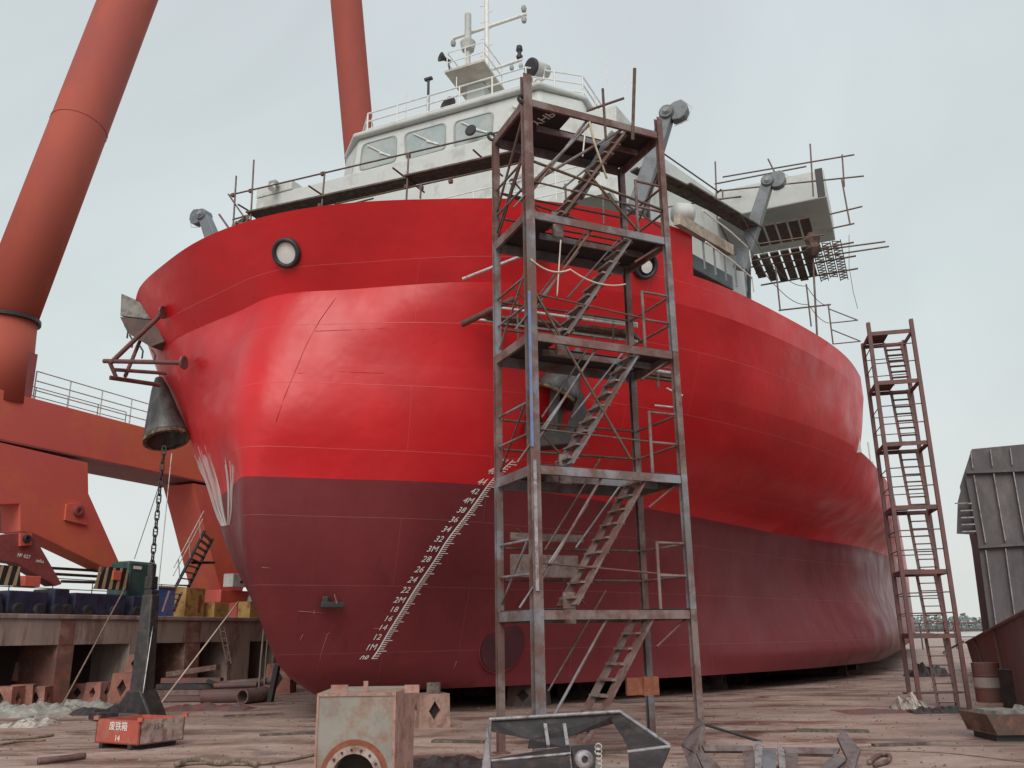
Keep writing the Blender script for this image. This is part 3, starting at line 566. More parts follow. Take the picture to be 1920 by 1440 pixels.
# thruster tunnel and small zinc on the lower bow
b = MB(); ts_, tz_ = locate(942, 1212, 5, 1.5); pc = hull_s(ts_, tz_); a1 = hull_s(ts_+.1, tz_)-pc; c1 = hull_s(ts_, tz_+.05)-pc; n_ = a1.cross(c1).normalized(); n_ = n_ if n_.x > 0 else -n_
b.lathe(pc, n_, [(-.3, .62), (.012, .62), (.02, .64), (.012, .66), (-.1, .66)], 32); b.build('thruster_tunnel', hull_dark, ship, smooth=True)
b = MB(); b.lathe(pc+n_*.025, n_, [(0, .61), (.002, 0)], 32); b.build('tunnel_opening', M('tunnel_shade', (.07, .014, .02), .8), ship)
zc = None
for i in range(200):
    q = hull_s(.5+i*.02, 2.35); pr = SHIP@q-CAM; xx = 960+FPX*pr.dot(Rv)/pr.dot(Fv)
    if xx > 620: zc = q; break
b = MB(); b.box(zc+Vector((.1, -.12, 0)), (.5, .16, .12), Matrix.Rotation(.9, 3, 'Z')); b.box(zc+Vector((0, -.2, .1)), (.14, .1, .16)); b.build('zinc_anode', anchor_m, ship, bevel=.02)
lg = MB(); 
for (dx, dz) in ((-.2, .1), (-.25, -.08), (.25, .12)): lg.tube([zc+Vector((dx*.7, -.1, dz)), zc+Vector((dx, -.26, dz+.08)), zc+Vector((dx*1.1, -.2, dz-.1))], .015, 5)
lg.build('eye_hooks', rust, ship)
# specular streaks on the wet port flare, shaped as thin pale translucent strips
fm = bpy.data.materials.new('streak_sheen'); fm.use_nodes = True; t_ = fm.node_tree; bb_ = t_.nodes['Principled BSDF']
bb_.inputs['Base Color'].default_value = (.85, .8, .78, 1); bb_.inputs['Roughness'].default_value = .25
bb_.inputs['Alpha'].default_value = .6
def port(s_, z, o_=.03): p = hull_s(s_, z); return Vector((-p.x-o_, p.y-o_*.6, z))
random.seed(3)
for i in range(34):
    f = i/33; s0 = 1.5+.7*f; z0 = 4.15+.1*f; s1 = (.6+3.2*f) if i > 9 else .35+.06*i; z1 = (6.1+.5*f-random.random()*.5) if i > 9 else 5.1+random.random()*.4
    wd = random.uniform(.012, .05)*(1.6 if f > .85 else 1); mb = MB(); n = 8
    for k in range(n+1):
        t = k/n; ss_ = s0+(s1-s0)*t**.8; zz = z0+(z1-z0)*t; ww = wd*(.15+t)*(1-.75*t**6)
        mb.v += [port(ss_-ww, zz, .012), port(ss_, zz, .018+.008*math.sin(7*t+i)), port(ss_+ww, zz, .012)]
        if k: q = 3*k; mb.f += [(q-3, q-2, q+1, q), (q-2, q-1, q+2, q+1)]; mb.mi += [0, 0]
    mb.build('sheen_strip', fm, ship, smooth=True)
# ------------------------------------------------------------------ near stair tower
TW = Matrix.Translation((.31, 12.75, 0)) @ Matrix.Rotation(R_(24.5), 4, 'Z')
TWI = TW.inverted(); W_, D_ = 2.67, 1.33; LZ = [0, 2.05, 4.15, 6.25, 8.35, 10.45]
tw = Thing('stair_tower', 'tall steel stair tower of five landings standing before the red bow', 'stair tower', (0, 0, 0), TW)
for (x, y, zt, wd) in ((0, 0, 10.9, .155), (W_, 0, 10.75, .11), (0, D_, 10.45, .11), (W_, D_, 10.45, .11)):
    bar('foot_plate', (x, y, 0), (x, y, .02), .22, .22, rust, tw)
    z0 = .02
    for k in range(5):
        z1 = (LZ[k+1] if k < 4 else zt); mm = (steel if (k+int(x > 1)+int(y > 1)) % 2 == 0 else rust) if (x, y) != (0, 0) else (steel, rust, steel, steel, rust)[k]
        piece('post', 'hbeam', (x, y, z0), (x, y, z1), wd, wd*.9, mm, tw, up=(0, 1, 0)); z0 = z1
for lx in ((0, D_), (0, 0)):
    b = MB(); b.lathe((lx[0]-.06, lx[1]+.03, 10.5 if lx[1] else 10.45), (0, 1, 0), [(0, .09), (.03, .09), (.03, .045), (0, .045), (0, .09)], 14); b.build('lifting_eye', dark, tw)
def stair(T, x0, x1, ya, yb, z0, z1, n, ms, mt, dep=.2, treadd=.2, rot=None):
    """stringers run from (x0,z0) to (x1,z1); treads go across from ya to yb"""
    d = Vector((x1-x0, 0, z1-z0)).normalized()
    for y in (ya, yb): bar('stringer', (x0, y, z0), (x1, y, z1), .03, dep, ms, T, up=(0, 1, 0))
    for i in range(n):
        f = (i+.5)/n; x = x0+(x1-x0)*f; z = z0+(z1-z0)*f
        bar('tread', (x, ya+.016, z), (x, yb-.016, z), treadd, .025, mt, T, up=(0, 0, 1)) if False else bar('tread', (x, ya+.016, z), (x, yb-.016, z), .03, treadd, mt, T, up=(1, 0, 0))
for k in range(1, 6):
    z = LZ[k]; fm_ = rust if k != 3 else steel
    bar('front_beam', (.08, -.02, z-.08), (W_-.07, -.02, z-.08), .05, .13, (rust, steel, rust, steel, rust)[k-1], tw)
    bar('back_beam', (.08, D_, z-.09), (W_-.07, D_, z-.09), .05, .17, steel, tw)
    bar('end_beam', (-.02, .08, z-.08), (-.02, D_-.07, z-.08), .05, .15, steel if k in (1, 2) else rust, tw)
    bar('end_beam', (W_+.02, .08, z-.08), (W_+.02, D_-.07, z-.08), .05, .15, rust, tw)
    bar('middle_beam', (.5, .62, z-.08), (W_-.08, .62, z-.08), .04, .1, steel, tw)
    def plate(x0, y0, x1, y1, nm='landing_plate'):
        b = MB(); b.bb((x0, y0, z+.002), (x1, y1, z+.012)); return b.build(nm, plate_dark, tw)
    xl = .95 if k == 5 else .6
    if k > 1 or True:
        plate(-.01, 0, xl, D_+.01); plate(xl+.004, .62, 2.05, D_+.01); plate(2.054, 0, W_+.01, D_+.01)
    stair(tw, .66, 2.04, .09, .56, LZ[k-1]+.06, z-.02, 9, (rust, rust, steel, steel, rust)[k-1], tread_m)
    bar('toe_step', (.6, .33, LZ[k-1]+.03), (.8, .33, LZ[k-1]+.03), .46, .03, tread_m, tw, up=(0, 1, 0))
    # handrails
    if k < 6:
        r_ = .022; hm = (pole_r, pole_m)[k % 2]
        for hz_ in (.5, 1.0):
            zz = z+hz_
            if k == 5: break
            tube('end_rail', (0, .08, zz), (0, D_-.07, zz+.02), r_, steel, tw)
            tube('back_rail', (.08, D_-.03, zz-.02), (W_-.07, D_-.03, zz), r_, pole_m, tw)
            tube('end_rail', (W_, .08, zz), (W_, D_-.07, zz), r_, rust, tw)
            tube('front_rail', (2.1, 0, zz), (W_-.07, 0, zz), r_, rust, tw)
        if k < 5: tube('rail_stub', (2.1, 0, z), (2.1, 0, z+1.02), r_*1.2, rust, tw)
    zb = LZ[k-1]
    tube('stair_rail', (.06, .03, zb+.35), (1.25, .03, z-.02), .022, (steel, rust, steel, pole_m, steel)[k-1], tw)
    tube('stair_rail', (-.25 if k > 1 else -.15, .05, zb+.02), (.92, .05, zb+1.55), .016, steel, tw)
    tube('stair_rail', (.45, .6, zb+.9), (1.5, .6, z+.3), .018, pole_m, tw)
b = MB(); b.bb((-.08, -.09, 4.4), (-.078+.04, -.072, 6.9)); b.build('blue_primer_patch', M('blue_primer', (.13, .2, .42), .6, c2=(.2, .2, .25), amt=.4, scale=5), tw)
b = MB(); b.bb((-.05, -.092, 2.3), (.0, -.074, 4.2)); b.build('grey_primer_patch', M('lilac_grey', (.33, .31, .34), .6, c2=(.2, .15, .15), amt=.4, scale=5), tw)
for k in range(1, 5):
    zb = LZ[k]
    tube('mid_rail', (.1, .0, zb+.55+.1*(k % 2)), (.0+2.6, .02, zb+.5), .016, (pole_m, pole_r)[k % 2], tw)
    tube('brace', (.02, D_-.02, zb+.1), (.0, .05, zb+1.2), .018, (pole_r, steel)[k % 2], tw)
    tube('brace', (.3, D_-.05, zb+1.3), (1.5, D_-.05, zb+.1), .018, pole_m, tw)
    tube('hand_rail', (1.0, .62, zb+.95), (2.05, .62, zb+2.2 if k < 4 else zb+2.0), .018, steel, tw)
    tube('strut', (W_-.02, .05, zb-.1), (W_-.65, .05, zb-.55), .02, pole_r, tw)
tube('brace', (.1, .02, 8.35+.55), (1.25, .02, 10.3), .025, steel, tw); tube('brace', (.1, .05, 8.9), (1.9, .05, 10.35), .025, steel, tw)
tube('brace', (0, D_, 8.9), (0, .05, 10.3), .022, pole_m, tw); tube('brace', (0, D_, 8.5), (0, .05, 9.6), .022, pole_m, tw)
tube('brace', (.1, 0, 6.9), (1.7, 0, 4.35), .022, pole_m, tw); tube('brace', (.05, .02, 9.3), (W_, .02, 8.9), .024, pole_m, tw)
tube('brace', (.1, D_, 9.35), (W_, D_, 9.0), .022, pole_m, tw); tube('brace', (1.1, .02, 9.35), (2.1, .02, 8.4), .024, pole_m, tw)
tube('brace', (W_, 0, 8.5), (W_, D_, 9.7), .02, pole_m, tw); tube('brace', (W_, D_, 8.6), (W_, 0, 9.8), .02, pole_m, tw)
tube('brace', (1.4, .6, 10.0), (1.5, .6, 10.7), .018, pole_w, tw)
bar('top_channel', (1.2, .45, 9.1), (2.0, .45, 10.5), .2, .12, grey, tw, up=(0, 1, 0))
b = MB(); b.box((1.62, .04, .95), (.34, .05, .24)); b.box((1.84, .02, .95), (.26, .1, .26)); b.build('stair_gusset', orange_rust, tw)
b = MB(); b.box((.75, 1.1, 3.2), (1.3, .03, .12)); b.box((.7, 1.12, 2.75), (1.2, .03, .35)); b.build('leaning_plate', M('leaning_grey', (.2, .15, .14), .8, c2=(.13, .08, .07), amt=.4, scale=4), tw)
# white letters under the top plate, standing in for daylight through cut-outs
letters('daylight_lettering', 'YHP', .26, (.52, .42, 10.449), (.35, -1, 0), (1, .35, 0), paper, tw)
# loose scaffold tubes standing above the tower top
for i, (a_, b_2, lab) in enumerate((((1190, 128), (1186, 262), 'vertical grey tube sticking up highest above the tower top'), ((1130, 166), (1136, 262), 'shorter vertical tube just left of the highest tube on the tower'), ((1100, 208), (1170, 184), 'slanting crosswise tube clamped near the tower top'))):
    yy = .7; p0 = CAM+ray(*a_)*(14.3/FPX); p1 = CAM+ray(*b_2)*(14.3/FPX)
    if i == 1: p0 = CAM+ray(*a_)*(14.1/FPX); p1 = CAM+ray(*b_2)*(14.1/FPX)
    b = MB(); b.tube([p0, p1], .028 if i == 0 else .022, 8); o = b.build('scaffold_tube', pole_m, None); o['label'] = lab; o['category'] = 'scaffold tube'; o['group'] = 'loose tubes at the tower top'
# ropes slung across the tower
def cable(name, pts, r, m, label, cat='rope', frame=None, sag=0, grp=None, n=14):
    P = [Vector(p) for p in pts]; q = []
    for a, c in zip(P, P[1:]):
        for i in range(n): t = i/n; q.append(a.lerp(c, t)-Vector((0, 0, sag*4*t*(1-t))))
    q.append(P[-1]); b = MB(); base = P[0]
    b.tube([p-base for p in q], r, 6); o = b.build(name, m, None, smooth=True); o.matrix_world = (frame or Matrix()) @ Matrix.Translation(base)
    o['label'] = label; o['category'] = cat
    if grp: o['group'] = grp
    return o
cable('rope', [(-.02, -.08, 7.45), (.7, -.06, 7.4), (1.8, .02, 7.35)], .014, rope_w, 'pale knotted rope slung across the stair tower between its fourth and fifth flights', frame=TW, sag=.12)
cable('rope', [(.55, -.05, 7.9), (.45, -.05, 6.9)], .012, rope_w, 'short pale rope end dangling beside the tower front post', frame=TW)
cable('hose', [(1.2, -.02, 10.35), (1.28, -.03, 9.9), (1.55, .05, 9.3)], .02, M('hose_cream', (.5, .42, .3), .7), 'cream hose hanging under the top landing of the stair tower', 'hose', frame=TW)
# ------------------------------------------------------------------ far stair tower
FT = Matrix.Translation((8.95, 20.42, 0)) @ Matrix.Rotation(R_(-13), 4, 'Z')
ft = Thing('stair_tower', 'narrow red brown ladder tower standing alone right of the ship', 'stair tower', (0, 0, 0), FT)
fz = [0, 1.6, 3.02, 4.5, 6.03, 7.57, 8.85]; FW, FD = 1.0, 1.06
ftm = M('tower_red_brown', (.15, .06, .055), .65, c2=(.09, .06, .06), amt=.4, scale=3, var=.25)
for (x, y, zt) in ((0, 0, 9.1), (FW, 0, 9.1), (0, FD, 8.9), (FW, FD, 8.9)):
    piece('post', 'hbeam', (x, y, 0), (x, y, zt), .09, .085, ftm, ft, up=(0, 1, 0))
for k in range(1, 7):
    z = fz[k]
    for y in (0, FD): bar('cross_beam', (.045, y, z-.05), (FW-.045, y, z-.05), .03, .1, ftm, ft)
    for x in (0, FW): bar('side_beam', (x, .045, z-.05), (x, FD-.045, z-.05), .03, .1, ftm, ft)
    b = MB(); b.bb((.03, .03, z+.003), (.5, FD-.03, z+.013)); b.build('landing_plate', M('landing_dark_red', (.13, .035, .035), .7, c2=(.08, .04, .04), amt=.4), ft)
    for hz_ in (.45, .9):
        if k < 6:
            tube('rail', (.04, -.0, z+hz_), (FW-.04, -.0, z+hz_+.01), .014, ftm, ft); tube('rail', (0, .04, z+hz_), (0, FD-.04, z+hz_), .012, ftm, ft); tube('rail', (.04, FD, z+hz_-.04), (FW-.04, FD, z+hz_-.03), .012, ftm, ft)
    z0 = fz[k-1]; n = 8
    for x in (.5, FW-.1): bar('stringer', (x, .6, z0+.02), (x, .95, z-.02), .025, .07, ftm, ft, up=(1, 0, 0))
    for i in range(n):
        f = (i+.5)/n; bar('tread', (.512, 0.6+.35*f, z0+(z-z0)*f), (FW-.112, 0.6+.35*f, z0+(z-z0)*f), .02, .12, ftm, ft, up=(0, 1, 0))
for k in range(3):
    pass
# ------------------------------------------------------------------ quay wall with recesses (ship frame)
BW = -10.0
WZ = sb(0, 1150, BW).z; LZT = sb(0, 1211, BW).z; sA = -8.0; sE = 17.0
quay = Thing('quay_wall', 'stained concrete quay wall with dark recesses left of the ship', 'wall', (BW, 0, 0), SHIP)
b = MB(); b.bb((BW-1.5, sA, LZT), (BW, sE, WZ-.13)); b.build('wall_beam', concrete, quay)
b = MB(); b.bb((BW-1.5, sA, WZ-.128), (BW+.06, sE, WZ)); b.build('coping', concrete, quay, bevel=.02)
b = MB(); b.bb((BW-1.7, sA, 0), (BW-1.502, sE, LZT)); b.build('back_wall', M('dark_concrete', (.05, .038, .035), .9), quay)  # recess back wall, coloured far darker than the wall face
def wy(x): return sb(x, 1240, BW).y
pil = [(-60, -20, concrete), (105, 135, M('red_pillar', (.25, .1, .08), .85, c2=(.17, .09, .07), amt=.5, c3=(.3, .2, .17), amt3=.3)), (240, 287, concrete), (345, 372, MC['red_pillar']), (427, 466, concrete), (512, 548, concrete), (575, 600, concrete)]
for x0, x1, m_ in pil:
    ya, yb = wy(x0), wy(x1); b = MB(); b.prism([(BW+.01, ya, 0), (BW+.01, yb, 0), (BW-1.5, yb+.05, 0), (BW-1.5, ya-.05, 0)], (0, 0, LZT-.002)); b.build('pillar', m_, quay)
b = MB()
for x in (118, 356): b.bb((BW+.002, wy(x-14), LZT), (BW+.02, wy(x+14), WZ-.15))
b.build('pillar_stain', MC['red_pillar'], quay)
b = MB(); b.bb((-90, sA-2, 0), (BW-1.71, sE+60, WZ-.02)); o = b.build('quay_apron', concrete, None); o.matrix_world = SHIP; o['kind'] = 'structure'
# ------------------------------------------------------------------ gantry crane on the quay
CB = -13.6
cr_ = Thing('gantry_crane', 'huge orange red gantry crane with leaning tubular legs behind the quay wall', 'crane', (CB, 0, WZ), SHIP)
def dist(p): return (SHIP@p-CAM).dot(Fv)
def leg(ptop, pbot, w0, w1, label=None):
    a = sb(*ptop, CB-1.0); c = sb(*pbot, CB-1.0); r0 = w0/2*dist(a)/FPX; r1 = w1/2*dist(c)/FPX; d = (a-c); up_ = a+d*.25
    b = MB(); b.tube([c, c.lerp(a, .5), a, up_], r1, 40, r1=r0); o = b.build('leg', crane_tube_m, cr_, smooth=True)
    for f in (.55,):
        q = c.lerp(a, f); rr_ = r1+(r0-r1)*f*.8; b = MB(); b.lathe(q, d, [(-.05, rr_), (-.05, rr_*1.008), (.05, rr_*1.008), (.05, rr_)], 40); b.build('weld_band', crane_tube_m, cr_, parent=o)
    return o
# tapered tubes: the upper ends run on above the picture
leg((240, 0), (9, 602), 99, 106); leg((649, 0), (732, 924), 61, 56)
b = MB(); b.tube([sb(3, 604, CB-1), sb(-14, 760, CB-1)], 60*dist(sb(0, 660, CB-1))/FPX, 32); b.build('leg_base', crane_tube_m, cr_, smooth=True)
b = MB(); q = sb(35, 598, CB-1.0); ax_ = sb(237, 0, CB-1)-sb(-22, 745, CB-1); rr_ = 59*dist(sb(10, 600, CB-1))/FPX
ax_ = sb(3, 604, CB-1)-sb(-14, 760, CB-1)
b.lathe(sb(4, 602, CB-1), ax_, [(-.05, rr_), (-.06, rr_*1.1), (.06, rr_*1.1), (.06, rr_)], 36); b.build('flange_ring', dark, cr_)
zt1 = sb(133, 765, CB).z; zb1 = sb(180, 861, CB).z
b = MB(); b.bb((CB-2.2, -9, zb1), (CB, 27, zt1)); b.build('sill_beam', crane_m, cr_, bevel=.02)
b = MB(); b.bb((CB-2.25, -9, zb1-.06), (CB+.07, 27, zb1-.003)); b.build('bottom_flange', crane_old, cr_)
b = MB(); b.bb((CB-.3, wy(0), zt1), (CB-.02, wy(0)+.3, zt1+1.1))
po_ = sb(60, 740, CB); b = MB(); b.bb((CB-.4, po_.y-.35, zt1), (CB, po_.y, zt1+1.5)); b.build('leg_gusset', crane_old, cr_)
def polyp(name, pix, b_, th, m, T=cr_, **k):
    b = MB(); b.prism([sb(x, y, b_) for x, y in pix], (-th, 0, 0)); return b.build(name, m, T, **k)
polyp('equalizer_beam', [(-60, 815), (165, 868), (166, 925), (228, 1064), (226, 1072), (210, 1071), (64, 1001), (38, 997), (37, 945), (-60, 948)], CB+.05, .9, crane_m, bevel=.02)
polyp('equalizer_beam', [(-70, 1012), (40, 998), (66, 1008), (116, 1095), (104, 1099), (32, 1056), (-10, 1050), (-70, 1080)], CB+.75, .5, crane_old, bevel=.015)
polyp('equalizer_beam', [(5, 958), (12, 938), (50, 932), (42, 992), (3, 1000)], CB-.9, .4, crane_old)
polyp('leg_foot', [(362, 906), (560, 940), (560, 1000), (468, 1060), (455, 1108), (414, 1108)], CB+.02, 1.6, crane_m, bevel=.02)
polyp('pin_plate', [(125, 945), (152, 942), (165, 985), (150, 982), (122, 975)], CB+.14, .08, crane_m, bevel=.01)
pn = sb(146, 958, CB+.15); b = MB(); b.lathe(pn, (1, 0, 0), [(0, .2), (.08, .2), (.1, .15), (.1, .08), (.04, .07), (.04, 0)], 18); b.build('pivot_pin', crane_old, cr_)
polyp('pin_plate', [(38, 1000), (60, 1000), (60, 1022), (38, 1024)], CB+.85, .09, crane_m, bevel=.01)
pn = sb(49, 1010, CB+.86); b = MB(); b.lathe(pn, (1, 0, 0), [(0, .13), (.08, .13), (.1, .1), (.1, .05), (.04, .05), (.04, 0)], 16); b.build('pivot_pin', dark, cr_)
letters('stencil_text', '№ 027', .16, sb(45, 1043, CB+.77), (0, 1, -.05), (0, 0, 1), paint_white, cr_)
letters('stencil_text', 'anka', .16, sb(75, 1052, CB+.77), (0, 1, -.08), (0, 0, 1), paint_white, cr_)
# safety railing on the sill beam
p0 = sb(62, 750, CB); yy0 = p0.y+.1; yy1 = 10.5
top_ = sb(62, 690, CB-.1).z-zt1
railing('walkway_rail', [(CB-.15, yy0, zt1), (CB-.15, yy1, zt1)], top_*.95, pole_w, cr_, 2, .022, 1.45)
railing('walkway_rail', [(CB-1.9, yy0, zt1), (CB-1.9, yy1, zt1)], top_*.95, pole_m, cr_, 2, .016, 1.45)
def boxpx(name, x0, y0, x1, y1, b_, dep, m, T=None, label=None, cat=None, bevel=.02, grp=None, zmin=None):
    a = sb(x0, y1, b_); c = sb(x1, y0, b_); zc_ = sb((x0+x1)/2, y1, b_).z if zmin is None else zmin; zt_ = sb((x0+x1)/2, y0, b_).z
    b = MB()
    if T: b.bb((b_-dep, a.y, zc_), (b_, c.y, zt_)); return b.build(name, m, T, bevel=bevel)
    t = Thing(name, label, cat, ((b_-dep/2), (a.y+c.y)/2, zc_), SHIP, grp); b.bb((b_-dep, a.y, zc_), (b_, c.y, zt_)); o = b.build('body', m, t, bevel=bevel); t.dim = (b_, a.y, c.y, zc_, zt_); t.body = o; return t
# bogies (parts of the crane): wheel trucks under the equalisers
for (x0, x1, y0) in ((-60, 8, 1110), (12, 92, 1108), (98, 132, 1104), (138, 238, 1113), (248, 282, 1118)):
    o = boxpx('bogie', x0, y0, x1, 1143, CB+1.3, 1.0, navy, cr_, zmin=WZ+.08, bevel=.04); a = sb(x0, 1140, CB+1.3).y; c = sb(x1, 1140, CB+1.3).y
    for f in (.25, .75):
        b = MB(); b.lathe((CB+1.32, a+(c-a)*f, WZ+.2), (1, 0, 0), [(-.05, .2), (.05, .2), (.07, .15), (.07, 0)], 20); b.build('wheel', dark, cr_, parent=o)
def stripes(x0, y0, x1, y1, b_):
    a = sb(x0, y1, b_); c = sb(x1, y0, b_); g_ = MB(); g_.prism([(b_, a.y, a.z), (b_, c.y, a.z), (b_, c.y-.12, c.z), (b_, a.y+.35, c.z)], (-.05, 0, 0)); o = g_.build('hazard_guard', dark, cr_)
    n = 5; wdt = (c.y-a.y)/n
    for i in range(n):
        y = a.y+i*wdt; b = MB(); b.prism([(b_+.004, y, a.z+.01), (b_+.004, y+wdt*.45, a.z+.01), (b_+.004, min(y+wdt*.75, c.y-.1), c.z-.01), (b_+.004, min(y+wdt*.4, c.y-.15), c.z-.01)], (.004, 0, 0)); b.build('stripe', M('hazard_cream', (.42, .33, .2), .7), cr_, parent=o)
stripes(176, 1066, 246, 1104, CB+1.25); stripes(-45, 1062, 44, 1095, CB+1.25)
boxpx('pin_bracket', 211, 1070, 229, 1088, CB+1.3, .3, crane_m, cr_); boxpx('fill_block', 45, 1080, 78, 1100, CB+1.2, .5, crane_m, cr_)
# crane access stair
st = Thing('access_stair', 'dark steel ship ladder leaning up to the crane foot', 'stair', sb(335, 1140, CB+.6), SHIP)
lo_ = [sb(328, 1103, CB+.6), sb(352, 1103, CB+.6)]; hi_ = [sb(384, 995, CB+.6), sb(399, 1010, CB+.6)]
for a, c in zip(lo_, hi_): bar('stringer', a, c, .05, .12, dark, st, up=(1, 0, 0))
for i in range(9):
    f = (i+.5)/9; bar('tread', lo_[0].lerp(hi_[0], f), lo_[1].lerp(hi_[1], f), .18, .03, pole_m, st)
for k in (0, 1): tube('hand_rail', lo_[0]+Vector((0, -.15, .75-.3*k)), hi_[0]+Vector((0, -.15, .75-.3*k)), .018, pole_w, st)
for f in (.15, .5, .85): q = lo_[0].lerp(hi_[0], f); tube('rail_post', q, q+Vector((0, -.15, .75)), .018, pole_w, st)
bar('landing_bar', sb(358, 1055, CB+.5), sb(402, 1055, CB+.5), .06, .1, dark, st)
lo2 = [sb(305, 1147, CB+2.2), sb(326, 1147, CB+2.2)]; hi2 = [sb(318, 1108, CB+2.2), sb(340, 1110, CB+2.2)]
st2 = Thing('step_ladder', 'short violet grey step ladder on the quay before the blue bin', 'ladder', lo2[0], SHIP); vm = M('violet_grey', (.2, .13, .17), .6)
for a, c in zip(lo2, hi2): bar('stringer', a, c, .04, .09, vm, st2, up=(1, 0, 0))
for i in range(4): f = (i+.5)/4; bar('tread', lo2[0].lerp(hi2[0], f), lo2[1].lerp(hi2[1], f), .14, .025, vm, st2)
t = boxpx('storage_bin', 292, 1103, 347, 1146, CB+1.5, 1.0, blue, None, 'bright blue steel bin on the quay edge beside the step ladder', 'bin', zmin=WZ)
b_, a, c, z0, z1 = t.dim; b = MB(); b.bb((b_-1.04, a-.04, z1+.002), (b_+.04, c+.04, z1+.07)); b.build('lid', scrap_grey, t, bevel=.01)
t = boxpx('winch_housing', 238, 1053, 297, 1100, CB+.9, 1.0, green, None, 'dark green machine housing behind the anchor chain on the quay', 'machine', zmin=WZ+.45, bevel=.1)
b_, a, c, z0, z1 = t.dim; b = MB(); b.bb((b_+.002, a+.2, z1-.28), (b_+.015, a+.55, z1-.17)); b.build('name_plate', paint_white, t)
b = MB(); b.bb((b_-.95, a+.05, WZ), (b_-.05, c-.05, WZ+.44)); b.build('plinth', dark, t)
t = boxpx('cable_box', 346, 1102, 386, 1143, CB+2.0, .8, ochre, None, 'tall ochre yellow box with a rust stain on the quay', 'box', zmin=WZ, grp='ochre boxes on the quay')
b_, a, c, z0, z1 = t.dim; b = MB(); b.bb((b_+.002, a+(c-a)*.65, z0+.2), (b_+.012, a+(c-a)*.8, z1-.25)); b.build('rust_patch', orange_rust, t)
t = boxpx('cable_box', 401, 1130, 430, 1150, CB+2.2, .6, ochre, None, 'low ochre box left of the red crane bracket on the quay', 'box', zmin=WZ, grp='ochre boxes on the quay')
t = boxpx('cable_box', 468, 1128, 491, 1151, CB+2.2, .6, ochre, None, 'small ochre box at the right end of the quay beside the hull', 'box', zmin=WZ, grp='ochre boxes on the quay')
boxpx('foot_block', 413, 1107, 469, 1130, CB+.9, .9, crane_m, cr_); boxpx('wheel_guard', 444, 1130, 462, 1149, CB+1.3, .6, scrap_red, cr_, zmin=WZ)
t = boxpx('control_box', 436, 1076, 462, 1101, CB+1.1, .5, white, None, 'cream electrical control box fixed to the crane foot', 'control box'); b_, a, c, z0, z1 = t.dim
b = MB(); b.lathe((b_, (a+c)/2+.1, (z0+z1)/2-.05), (1, 0, 0), [(0, .06), (.03, .06), (.03, 0)], 12); b.build('knob', dark, t)
b = MB(); q0 = sb(475, 1105, CB+1.2); b.lathe(Vector((q0.x, q0.y, WZ)), (0, 0, 1), [(0, .42), (.5, .3), (1.1, .12), (1.6, .02)], 14)
o = b.build('wrapped_post', tarp_m, None); o.matrix_world = SHIP; o['label'] = 'pale conical plastic wrapped bundle between crane foot and hull'; o['category'] = 'bundle'
# pipes and stacked lengths lying between the bogies
b = MB()
for i, (x0, y0, x1, y1) in enumerate(((95, 1065, 215, 1072), (100, 1076, 205, 1082), (115, 1090, 178, 1092))): b.tube([sb(x0, y0, CB-.6), sb(x1, y1, CB-.6)], .05, 7)
o = b.build('pipe_bundle', pole_m, None, kind='stuff'); o.matrix_world = SHIP; o['label'] = 'grey pipes stacked behind the crane bogies'; o['category'] = 'pipes'
q = Thing('guard_fence', 'thin grey tube fence on the quay seen past the crane', 'fence', (CB-3, 0, WZ), SHIP)
railing('fence_rail', [(CB-3, -3, WZ), (CB-3, 16, WZ)], 1.5, pole_m, q, 3, .018, 1.8)
# ------------------------------------------------------------------ anchor chain and standing anchor
ch = Thing('anchor_chain', 'heavy stud link anchor chain hanging from the port bell', 'chain', ss(308, 845, 2.2), SHIP)
cp0 = ss(308, 838, 2.2); cp1 = ss(284, 1068, 2.2); nL = 15; lm = None
def link_mesh():
    b = MB(); pts = []; R1, H1 = .085, .125
    for k in range(17):
        a = 2*math.pi*k/16; pts.append(Vector((math.cos(a)*R1, 0, math.sin(a)*R1+(H1 if math.sin(a) > 0 else -H1))))
    b.tube(pts, .032, 8, cap=False); b.tube([(-R1, 0, 0), (R1, 0, 0)], .022, 6)
    me = bpy.data.meshes.new('chain_link'); me.from_pydata([tuple(p) for p in b.v], [], b.f); me.materials.append(chain_m); me.shade_smooth(); return me
lm = link_mesh(); stp = (cp1-cp0)/nL
for i in range(nL):
    o = bpy.data.objects.new('chain_link', lm); col.objects.link(o); o.parent = ch.o; o.location = cp0+stp*(i+.5)-ch.base
    o.rotation_euler = (0, 0, R_(20+90*(i % 2))); sc_f = stp.length/.36; o.scale = (sc_f*1.05,)*3
an = Thing('standing_anchor', 'dark ship anchor standing upright on the ground below the chain', 'anchor', ss(265, 1322, 2.0), SHIP)
a0 = ss(284, 1066, 2.2); a1 = ss(283, 1115, 2.2); g0 = ss(264, 1318, 1.9)
b = MB(); b.tube([a0+Vector((0, 0, .1)), a0, a1], .09, 10); b.box(a0.lerp(a1, .55), (.24, .2, .3)); b.box(a1, (.26, .22, .22)); b.build('swivel_shackle', chain_m, an, bevel=.02)
b = MB(); d = (g0-a1); sd = Vector((1, 0, 0))
b.add([a1+sd*.16+Vector((0, -.12, 0)), a1-sd*.16+Vector((0, -.12, 0)), a1-sd*.16+Vector((0, .12, 0)), a1+sd*.16+Vector((0, .12, 0)), g0+sd*.24+Vector((0, -.16, 0)), g0-sd*.24+Vector((0, -.16, 0)), g0-sd*.24+Vector((0, .16, 0)), g0+sd*.24+Vector((0, .16, 0))], [(0, 1, 2, 3), (7, 6, 5, 4), (0, 4, 5, 1), (1, 5, 6, 2), (2, 6, 7, 3), (3, 7, 4, 0)]); b.build('shank', anchor_m, an, bevel=.03)
